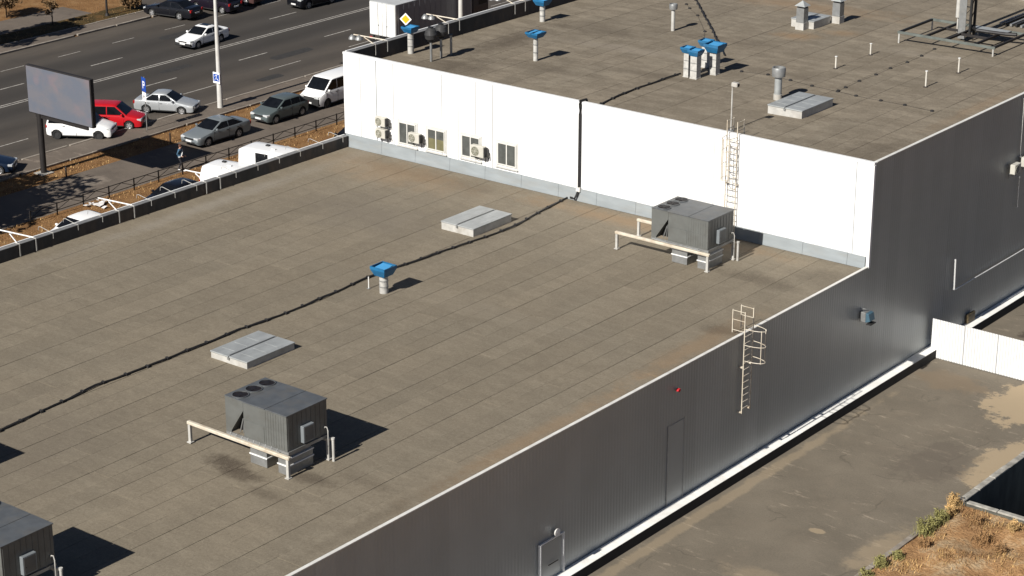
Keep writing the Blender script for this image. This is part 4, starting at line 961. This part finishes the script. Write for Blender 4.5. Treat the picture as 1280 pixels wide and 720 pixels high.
    if plate:
        b = MB(); b.box(L/2+.0, L/2+.036, -.26, .26, .40, .51); b.obj('number_plate', M['plate'], R); b = MB(); b.box(-L/2-.034, -L/2, -.26, .26, .55, .66); b.obj('number_plate', M['plate'], R)
    if glassroof: b = MB(); b.box(L/2-rf-.75, L/2-rf-.25, -.38, .38, H-.02, H+.028); b.obj('sunroof', M['glass'], R)
    return R
car('mpv', 'white', 'white people carrier parked behind the billboard', (124, 175.5), (73, 174), 'R', darkrim=True)
car('wagon', 'red', 'bright red estate car parked on the kerb beyond the white one', (162, 162.5), None, 'R', heading=32)
car('sedan', 'silver', 'silver saloon parked nose to the pavement by the parking sign', (227.5, 144.2), (183.4, 141.6), 'R')
car('bigsedan', 'bluegrey', 'blue grey saloon parked on the footpath facing left', (260.3, 183.3), (297.5, 172), 'L')
car('hatch', 'greengrey', 'dark green grey hatchback parked in front of the white van', (344.7, 155), (377.5, 144.7), 'L')
car('van', 'white', 'white passenger van parked beside the white wall corner', (409, 135), None, 'L', heading=-88, name='parked_van', cat='van', darkrim=True, bumper=True)
car('oldsedan', 'white', 'old white saloon with black bumpers driving down the road', (247.5, 61), (280, 51), 'L', name='moving_car', glassroof=True, bumper=True)
car('bigsedan', 'black', 'long black saloon parked on the far side of the road', (190.6, 20.6), (227.5, 25.8), 'L')
car('wagon', 'purple', 'dark plum car parked next to the long black saloon', (246, 12), (280, 18), 'L')
car('wagon', 'maroon', 'brown car mostly above the top edge of the picture', (276, 2), (311, 8), 'L')
car('suv', 'black', 'black off roader with bright headlamps coming down the road', (385.6, 11.5), None, 'L', heading=-92, name='moving_car')
car('sedan', 'navy', 'dark navy car just entering at the left picture edge', (0, 219), None, 'R', heading=38)
car('highvan', 'white', 'tall white van with dark side window behind the low parapet', None, None, heading=8, pos=(-43.2, 5.95, 0), name='parked_van', cat='van', solid=2, win_rear=False)
car('van', 'white', 'lower white van parked alongside the tall white one', None, None, heading=8, pos=(-44.35, 3.35, 0), name='parked_van', cat='van', solid=True, win_rear=False)
car('hatch', 'white', 'white hatchback whose roof shows over the parapet', None, None, heading=-90, pos=(-45.9, -8.0, 0))
car('hatch', 'black', 'black car showing its roof over the parapet', None, None, heading=-90, pos=(-46.2, -.4, 0))
car('sedan', 'black', 'black car half hidden behind the white wall corner', None, None, heading=-90, pos=(-46.0, 15.2, 0))
# box lorry
r = thing('lorry', 'white box lorry with shade darkened grey side stopped on the road', 'lorry', (-61.7, 35.75, .006), 0)
b = MB(); b.box(-1.3, 1.3, 0, 9.0, 1.0, 3.58); b.obj('cargo_box', vary('lorry_box_paint', (.42, .43, .43), .5, var=.06, dirt=(.3, .29, .28), dfac=.4), r, bev=.02)
b = MB(); b.box(1.301, 1.308, .1, 8.9, 1.05, 3.53); b.obj('side_panel', vary('shaded_lorry_side', (.17, .175, .19), .5, var=.06), r)  # side and rib greys darkened for the shade on this face
for s_ in (-1, 1):
    b = MB(); b.box(min(s_*.02, s_*1.26), max(s_*.02, s_*1.26), -.035, -.002, 1.06, 3.5); q = b.obj('rear_door', M['white_trim'], r, bev=.01)
    b = MB(); b.tube((s_*.42, -.05, 1.0), (s_*.42, -.05, 3.5), .02, n=6); b.box(s_*.42-.03, s_*.42+.12, -.075, -.04, 1.8, 1.86); b.obj('lock_bar', M['galv'], q)
    b = MB(); b.box(s_*1.15-.14, s_*1.15+.14, -.06, .0, .72, .86); b.obj('tail_light', M['red_lamp'], r)
b = MB(); b.box(-1.25, 1.25, -.1, .0, .48, .6); b.box(-1.0, -.9, 0, .1, .6, 1.0); b.box(.9, 1.0, 0, .1, .6, 1.0); b.obj('rear_bumper', M['dark_metal'], r)
b = MB(); b.box(-.5, .5, .2, 11.2, .7, .96); b.obj('chassis', M['dark_metal'], r)
b = MB()
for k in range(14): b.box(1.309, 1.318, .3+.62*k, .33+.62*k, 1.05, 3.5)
b.obj('side_ribs', vary('shaded_lorry_rib', (.16, .165, .18), .5), r)
b = MB(); b.box(-.4, .5, 1.5, 2.4, 3.581, 3.62); b.obj('roof_hatch', M['galv'], r)
b = MB(); b.box(-1.2, 1.2, 9.25, 11.3, .8, 2.9); q = b.obj('cab', P['navy'], r, bev=.12); b = MB(); b.box(1.201, 1.215, 10.0, 11.0, 1.8, 2.6); b.obj('side_window', M['glass'], q)
for yy in (1.6, 2.7, 10.3):
    for s_ in (-1, 1):
        b = MB(); b.tube((s_*1.22, yy, .5), (s_*.92, yy, .5), .5, n=20); w = b.obj('wheel', M['tyre'], r, smooth=40); b = MB(); b.tube((s_*1.221, yy, .5), (s_*1.235, yy, .5), .26, n=14); b.obj('rim', M['rim_dark'], w)

# ------------------------------------------------------------------ street furniture
# billboard
t = NT('faded_poster'); c = t.mix(t.ramp(t.noise(1.1, 3, (.6, 1, 1)), [(.4, 0), (.6, 1)]), (.125, .125, .142), (.105, .117, .145)); c = t.mix(t.ramp(t.noise(.8, 2), [(.55, 0), (.7, .35)]), c, (.2, .14, .145)); M['bill'] = t.out(c, .55)
r = thing('billboard', 'faded blank billboard on a dark post beside the road', 'billboard', (-57.55, -.73, 0))
b = MB(); b.tube((0, 0, 0), (0, 0, 3.9), .19, n=14); b.obj('post', M['iron'], r, smooth=40)
b = MB(); b.box(-.85, 5.08, -.12, .16, 3.84, 6.88); b.obj('frame', M['iron'], r, bev=.02)
b = MB(); b.box(-.78, 5.01, -.14, -.121, 3.9, 6.82); b.obj('poster', M['bill'], r)
b = MB(); b.box(-.78, 5.01, .162, .18, 3.9, 6.82); b.obj('poster', M['bill'], r)
b = MB(); b.box(-.3, 4.5, -.05, .05, 3.6, 3.83); b.obj('beam', M['iron'], r); b = MB(); b.box(-.45, .45, -.45, .45, 0, .06); b.obj('foot', M['concrete'], r)
# lamp post
p = at(275.5, 136); r = thing('lamp_post', 'tall pale concrete lamp post with a blue sign on it', 'lamp post', p)
b = MB(); b.tube((0, 0, 0), (0, 0, 2.5), .2, .17, n=14); b.tube((0, 0, 2.5), (0, 0, 9.5), .16, .10, n=14); b.obj('shaft', M['pole'], r, smooth=40)
b = MB(); b.path([(0, 0, 9.4), (-.2, 0, 10), (-1.5, 0, 10.4)], .05); b.obj('arm', M['galv'], r); b = MB(); b.box(-2.1, -1.4, -.12, .12, 10.33, 10.47); b.obj('lantern', M['galv'], r, bev=.03)
bl = vary('sign_blue', (.01, .06, .32), .4, var=.1); wh = vary('sign_white', (.75, .75, .75), .5, var=.05)
s_ = MB(); s_.box(-.32, .32, -.24, -.215, 1.85, 2.62); q = s_.obj('sign_plate', wh, r)
s_ = MB(); s_.box(-.27, .27, -.25, -.241, 2.0, 2.5); s_.obj('sign_panel', bl, q)
s_ = MB(); s_.path([(-.13, -.255, 2.33), (-.02, -.255, 2.42), (.06, -.255, 2.36), (.02, -.255, 2.28), (.06, -.255, 2.18), (.16, -.255, 2.12), (.2, -.255, 2.05)], .022, 6); s_.path([(.02, -.255, 2.28), (-.08, -.255, 2.16), (-.14, -.255, 2.06)], .02, 6); s_.lathe([(0, -.04), (.04, 0), (0, .04)], (.09, -.255, 2.44), 8, cap=False); s_.obj('sign_symbol', wh, q)
# parking sign
p = at(184, 164.5); r = thing('parking_sign', 'narrow blue parking sign over a white plate on a thin post', 'sign', p)
b = MB(); b.tube((0, 0, 0), (0, 0, 3.75), .035, n=8); b.obj('post', M['galv'], r)
def letter_p(x, z, s0, y): return [(x, y, z), (x, y, z+s0), (x+.5*s0, y, z+s0), (x+.5*s0, y, z+.5*s0), (x+.15*s0, y, z+.5*s0)]
b = MB(); b.box(-.3, .3, -.06, -.04, 2.75, 3.7); q = b.obj('sign_plate', bl, r, rot=(0, 0, -.3))
b = MB(); b.box(-.14, -.06, -.07, -.061, 2.95, 3.45); b.box(-.06, .1, -.07, -.061, 3.37, 3.45); b.box(-.06, .1, -.07, -.061, 3.16, 3.24); b.box(.1, .17, -.07, -.061, 3.18, 3.43); b.obj('letter', wh, q)
b = MB(); b.box(-.28, .28, -.06, -.04, 2.1, 2.7); q = b.obj('sub_plate', wh, r, rot=(0, 0, -.3))
b = MB(); b.prism([(-.1, -.061, 2.3), (.08, -.061, 2.4), (-.1, -.061, 2.5)], (0, -.008, 0)); b.obj('arrow', M['black'], q)
# priority road sign
p = at(507, 24, 2.75); p = Vector((-59.9, 0, 0)); q0 = onX(507, 24, -59.9); r = thing('priority_sign', 'yellow diamond priority road sign in front of the lorry', 'sign', (q0.x, q0.y, 0))
b = MB(); b.tube((0, .05, 0), (0, .05, q0.z+.3), .035, n=8); b.obj('post', M['galv'], r)
yl = vary('sign_yellow', (.75, .42, .01), .45, var=.05); z = q0.z
for nme, sz, y, m in (('plate', .48, 0, wh), ('panel', .33, -.012, yl)):
    b = MB(); b.prism([(-sz, y, z), (0, y, z-sz), (sz, y, z), (0, y, z+sz)], (0, .012, 0)); b.obj(nme, m, r, rot=(0, 0, .35))
# second lamp post by the lorry
q0 = onX(576, 20, -59.9); r = thing('lamp_post', 'pale lamp post rising beside the front of the lorry', 'lamp post', (q0.x, q0.y, 0))
b = MB(); b.tube((0, 0, 0), (0, 0, 9.5), .2, .11, n=14); b.obj('shaft', M['pole'], r, smooth=40); b = MB(); b.path([(0, 0, 9.4), (-.2, 0, 10), (-1.5, 0, 10.4)], .05); b.obj('arm', M['galv'], r); b = MB(); b.box(-2.1, -1.4, -.12, .12, 10.33, 10.47); b.obj('lantern', M['galv'], r)
# thin dark pole on the far verge
p = at(134, 20); r = thing('utility_pole', 'thin dark pole on the far grass verge', 'pole', p); b = MB(); b.tube((0, 0, 0), (0, 0, 6), .09, .07, n=8); b.obj('shaft', M['iron'], r); b = MB(); b.lathe([(.2, 0), (.12, .25)], n=10); b.obj('foot', M['iron'], r)
# railing along the path
def railing(y0, y1, x, label, bay=2.02):
    r = thing('path_railing', label, 'railing', (x, y0, 0), 0); n = int(round((y1-y0)/bay)); bay = (y1-y0)/n
    b = MB(); b.box(-.03, .03, -.03, .03, 0, .78); mp = b.mesh('post', M['iron'])
    b = MB(); b.tube((0, 0, .72), (0, bay, .72), .026, n=6); mt = b.mesh('top_rail', M['iron']); b = MB(); b.tube((0, 0, .3), (0, bay, .3), .022, n=6); mb_ = b.mesh('bottom_rail', M['iron'])
    b = MB(); b.tube((0, 0, .31), (0, bay/2, .71), .018, n=5); b.tube((0, bay/2, .71), (0, bay, .31), .018, n=5); md = b.mesh('brace', M['iron'])
    for k in range(n+1):
        link('post', mp, r, (0, k*bay, 0))
        if k < n: link('top_rail', mt, r, (0, k*bay, 0)); link('bottom_rail', mb_, r, (0, k*bay, 0)); link('brace', md, r, (0, k*bay, 0))
railing(-7.6, 24.6, -50.6, 'dark iron railing with slanted braces along the footpath'); railing(-20, -9.9, -50.75, 'separate end of iron railing at the left picture edge')
p = at(245, 183); b = None
r = thing('bollard', 'short iron stub at the corner of the billboard shadow', 'post', at(213, 178)); b = MB(); b.tube((0, 0, 0), (0, 0, .6), .05, n=8); b.obj('shaft', M['iron'], r); b = MB(); b.lathe([(.06, .6), (.03, .66)], n=8); b.obj('cap', M['iron'], r)
r = thing('bollard', 'short iron stub at the grass edge left of the billboard shadow', 'post', at(83, 221)); b = MB(); b.tube((0, 0, 0), (0, 0, .6), .05, n=8); b.obj('shaft', M['iron'], r); b = MB(); b.lathe([(.06, .6), (.03, .66)], n=8); b.obj('cap', M['iron'], r)
p = at(120, 257.5); b = MB()
for k in range(14):
    a = random.uniform(0, 6.28); q = Vector((random.gauss(0, .32), random.gauss(0, .3), random.uniform(.03, .12))); s0 = random.uniform(.1, .22); b.prism([q+Vector((s0*math.cos(a+k2*1.6), s0*math.sin(a+k2*1.6), random.uniform(0, .12))) for k2 in range(4)], (0, 0, .03))
lit = b.obj('litter', vary('white_litter', (.62, .6, .58), .7), None, p); tag(lit, 'scraps of white rubbish on the dry grass by the railing', 'litter', kind='stuff')

# ------------------------------------------------------------------ planting
def foliage(b, c, rad, n, size, rng, squash=.8, hollow=.35):
    for _ in range(n):
        while True:
            v = Vector((rng.uniform(-1, 1), rng.uniform(-1, 1), rng.uniform(-1, 1)))
            if hollow < v.length < 1: break
        q = Vector(c)+Vector((v.x*rad, v.y*rad, v.z*rad*squash)); s0 = size*rng.uniform(.6, 1.4)
        u = Vector((rng.gauss(0, 1), rng.gauss(0, 1), rng.gauss(0, 1))).normalized(); w = u.orthogonal().normalized(); 
        b.add([q-u*s0, q+w*s0*.5, q+u*s0, q-w*s0*.5], [(0, 1, 2, 3)])
def tree(p, h, crown, label, name, m, seed, leaf=.14, n=900, spread=1.0, clumps=10, trunk=.09):
    rng = random.Random(seed); r = thing(name, label, 'tree' if h > 1.6 else 'bush', p)
    t = MB(); t.path([(0, 0, 0), (.03, .02, h*.3), (-.02, .03, h*.6), (.02, 0, h*.9)], trunk, 7); c = MB()
    for k in range(clumps):
        a = rng.uniform(0, 6.28); rr = crown*rng.uniform(.15, .85)*spread; z = h*rng.uniform(.5, 1.0); q = Vector((rr*math.cos(a), rr*math.sin(a), z))
        t.path([(0, 0, z*.55), q*.55+Vector((0, 0, z*.33)), q], trunk*.35, 5)
        foliage(c, q, crown*rng.uniform(.3, .55), n//clumps, leaf, rng)
    t.obj('trunk', M['bark'], r, smooth=60); c.obj('crown', M[m], r, recalc=False)
    return r
tree(at(65.5, 31.5), 2.1, .75, 'spindly young tree with dry leaves on the far verge', 'young_tree', 'leaf_dry', 3, .12, 260, clumps=9, trunk=.05)
tree(at(8, 22), 2.2, 1.5, 'dark brown dry bush in the upper left picture corner', 'dry_bush', 'leaf_dry', 4, .13, 1500, clumps=16, trunk=.05)
tree(at(168, 12), 1.1, 1.1, 'low brown bush at the end of the far verge', 'dry_bush', 'leaf_dry', 5, .12, 900, clumps=12, trunk=.04)
tree(at(40, -8), 1.2, 1.3, 'rust coloured bush above the top picture edge', 'dry_bush', 'leaf_dry', 8, .12, 700, clumps=12, trunk=.04)
tree(Vector((-56.3, -17.6, 0)), 8.2, 4.8, 'leafy tree left of the frame that shades the footpath', 'shade_tree', 'leaf', 6, .24, 15000, clumps=40, trunk=.2)
tree(Vector((-86.3, 12.4, 0)), 9.0, 2.3, 'leafy tree left of the frame that shades the far verge', 'shade_tree', 'leaf', 9, .22, 6000, clumps=26, trunk=.14)
# grass: thin blades over the verges and the slope
def blades(name, spots, mats, label):
    b = MB()
    for (x, y, z, h, w, k) in spots:
        a = random.uniform(0, 6.28); dx, dy = math.cos(a), math.sin(a); lean = h*random.uniform(.15, .7)
        b.cur = k; b.add([(x-dy*w, y+dx*w, z), (x+dy*w, y-dx*w, z), (x+dx*lean, y+dy*lean, z+h)], [(0, 1, 2)])
    o = b.obj(name, mats, recalc=False); tag(o, label, 'grass', kind='stuff'); return o
sp_ = []
for _ in range(17000):
    x = 9.15+abs(random.gauss(0, 4.0)); y = -7.5-abs(random.gauss(0, 6))
    if x > 24: continue
    d = math.sin(x*2.3+1)*math.sin(y*1.9)+.6*math.sin(x*.9-y*1.3)
    if d < random.uniform(-.1, 1.2): continue
    sp_.append((x, y, slope_z(x, y)-.02, random.uniform(.05, .2), .012+random.uniform(0, .014), 0 if random.random() < .5+.4*math.sin(x*1.1+y*.7) else 1))
blades('dry_grass', sp_, [M['straw'], M['straw_brown']], 'dry golden grass covering the slope by the pit')
sp_ = []
for _ in range(9000):
    zone = random.random()
    if zone < .45: x, y = random.uniform(-58.2, -55.95), random.uniform(-8, 45)
    elif zone < .9: x, y = random.uniform(-50.9, -48.1), random.uniform(-14, 45)
    else: x, y = random.uniform(-87.8, -85.1), random.uniform(12, 33)
    if random.random() > .55+.45*math.sin(x*2.1+y*.8)*math.sin(y*1.7): continue
    sp_.append((x, y, .0, random.uniform(.05, .16), .018+random.uniform(0, .014), 0 if random.random() < .5 else 1))
blades('verge_grass', sp_, [M['straw'], M['straw_brown']], 'dry brown grass on the verges by the road')
def weed(p, h, rad, label, m, seed, n=420):
    rng = random.Random(seed); r = thing('weed', label, 'weed', p, 0, 'weeds along the slope kerb'); s0 = MB(); l = MB()
    for k in range(16):
        a = rng.uniform(0, 6.28); q = rng.random()**.5*rad*.7; e = Vector((q*math.cos(a), q*math.sin(a), h*rng.uniform(.45, 1.1))); s0.path([(q*.4*math.cos(a), q*.4*math.sin(a), -.06), e*.55, e], .008, 4)
        for j in range(n//16):
            t = rng.uniform(.15, 1.02); c = e*t+Vector((rng.gauss(0, .05), rng.gauss(0, .05), rng.gauss(0, .04))); z = .025+.035*rng.random()
            u = Vector((rng.gauss(0, 1), rng.gauss(0, 1), rng.gauss(0, .8))).normalized(); w = u.orthogonal().normalized(); l.add([c-u*z, c+w*z*.4, c+u*z*1.3, c-w*z*.4], [(0, 1, 2, 3)])
    for k in range(90):
        a = rng.uniform(0, 6.28); q = rng.random()*rad; w = .012; x, y = q*math.cos(a), q*math.sin(a); hh = h*rng.uniform(.3, .85); l.add([(x-w, y, -.05), (x+w, y, -.05), (x+rng.gauss(0, .1), y+rng.gauss(0, .1), hh)], [(0, 1, 2)])
    s0.obj('stem', M['bark' if m != 'straw' else 'straw'], r); l.obj('leaves', M[m], r, recalc=False)
wl = [((1145, 665), .75, .55, 'largest green weed against the slope kerb', 'weed'), ((1172, 650), .6, .5, 'yellow green weed just above the largest one', 'weed'), ((1192, 632), .65, .4, 'yellow weed at the corner of the pit rim', 'straw'), ((1096, 706), .45, .35, 'small dull green weed low on the slope kerb', 'weed'), ((1122, 696), .3, .35, 'low weed inside the slope kerb', 'weed'), ((1220, 655), .5, .5, 'dry tuft below the pit corner', 'straw_brown'), ((1228, 676), .55, .6, 'wide brown dry bush on the slope', 'straw_brown'), ((1155, 682), .4, .55, 'brown weed beside the largest green one', 'straw_brown'), ((1268, 668), .6, .5, 'dry tuft by the pit at the right picture edge', 'straw'), ((1076, 718), .35, .4, 'small weed at the bottom picture edge', 'weed'), ((1160, 657), .5, .4, 'mid green weed between the two tallest on the kerb', 'weed'), ((1182, 641), .45, .35, 'thin straw coloured weed near the pit corner', 'straw'), ((1250, 690), .4, .6, 'dry tuft at the right of the wide brown bush', 'straw_brown'), ((1190, 700), .3, .6, 'flat brown tuft in the middle of the slope', 'straw_brown')]
for k, (px, h, rad, lab, m) in enumerate(wl):
    p = at(*px, .15); p.x = max(p.x, 9.25) if k not in (2, ) else p.x; weed(p, h*.85, rad*.85, lab, m, 40+k, 900 if h > .4 else 420)

# ------------------------------------------------------------------ the walker
def person(p, rz):
    r = thing('person', 'person in blue jacket, dark trousers and white shoes walking on the footpath', 'person', p, rz)
    V, E, Rd = [], [], []
    def v(co, rad, par=None):
        V.append(co); Rd.append(rad); i = len(V)-1
        if par is not None: E.append((par, i))
        return i
    pel = v((0, 0, .92), .15); wai = v((0, .01, 1.08), .13, pel); ch = v((0, .03, 1.28), .155, wai); sh = v((0, .04, 1.40), .11, ch); nk = v((0, .06, 1.47), .058, sh); hd = v((0, .085, 1.56), .085, nk); tp = v((0, .08, 1.66), .082, hd); nose = v((0, .165, 1.585), .016, hd)
    for s0 in (-1, 1):
        f = s0          # left leg forward, right leg back
        hip = v((.09*s0, 0, .88), .10, pel); kn = v((.09*s0, .10+.06*f, .50), .065, hip); an = v((.09*s0, .05+.2*f, .09), .042, kn); he = v((.09*s0, .03+.2*f, .05), .042, an); to = v((.10*s0, .19+.2*f, .035), .035, he)
        sl = v((.19*s0, .04, 1.38), .068, sh); el = v((.235*s0, -.02-.06*f, 1.12), .047, sl); wr_ = v((.2*s0, .16-.02*f, .98+.03*f), .03, el); pa = v((.19*s0, .235-.02*f, .97+.03*f), .032, wr_)
        for q, (dx, L2) in enumerate(((-.03, .07), (-.01, .085), (.01, .08), (.03, .065))):
            k1 = v((.19*s0+dx, .28-.02*f, .965+.03*f), .0095, pa); v((.19*s0+dx, .25+L2-.02*f, .94+.03*f), .008, k1)
        t1 = v((.15*s0, .25-.02*f, .985+.03*f), .011, pa); v((.14*s0, .285-.02*f, .975+.03*f), .009, t1)
    me = bpy.data.meshes.new('body'); me.from_pydata(V, E, []); o = bpy.data.objects.new('body', me); COL.objects.link(o)
    md = o.modifiers.new('skin', 'SKIN'); 
    for i, sv in enumerate(me.skin_vertices[0].data): sv.radius = (Rd[i]*(1.0), Rd[i]); sv.use_root = (i == 0)
    md.use_smooth_shade = True; sb = o.modifiers.new('sub', 'SUBSURF'); sb.levels = 1; sb.render_levels = 1
    dg = bpy.context.evaluated_depsgraph_get(); me2 = bpy.data.meshes.new_from_object(o.evaluated_get(dg)); bpy.data.objects.remove(o)
    me2.materials.clear()
    for m in (vary('skin', (.42, .25, .18), .6), vary('blue_jacket', (.035, .09, .15), .8), vary('dark_trousers', (.012, .012, .018), .8), vary('white_shoes', (.7, .7, .7), .6)): me2.materials.append(m)
    for pg in me2.polygons:
        c = pg.center; pg.material_index = 3 if c.z < .11 else 2 if (c.z < .93 and abs(c.x) < .18 and c.y < .33 and not (c.z > .9 and c.y > .18)) else 0 if (c.z > 1.46 or (c.y > .17 and c.z < 1.05)) else 1
        pg.use_smooth = True
    link('body', me2, r)
    b = MB(); n = 14
    b.lathe([(.05, -.06), (.098, -.04), (.105, .03), (.09, .085), (.045, .115), (.0, .12)], (0, .06, 1.625), n, cap=False); b.obj('hair', vary('brown_hair', (.09, .035, .02), .8), r, smooth=60)
    for s0 in (-1, 1): b = MB(); b.lathe([(0, -.01), (.011, 0), (0, .01)], (.033*s0, .158, 1.605), 8, cap=False); b.obj('eye', M['black'], r)
    b = MB(); b.box(-.025, .025, .148, .156, 1.535, 1.545); b.obj('mouth', vary('lips', (.3, .1, .09), .6), r)
    b = MB(); b.path([(-.17, .1, 1.40), (-.02, .19, 1.2), (.15, .16, .98), (.18, .0, .94)], .035, 6); b.obj('bag_strap', M['white_trim'], r)
person(at(225.5, 213.5), -1.1)
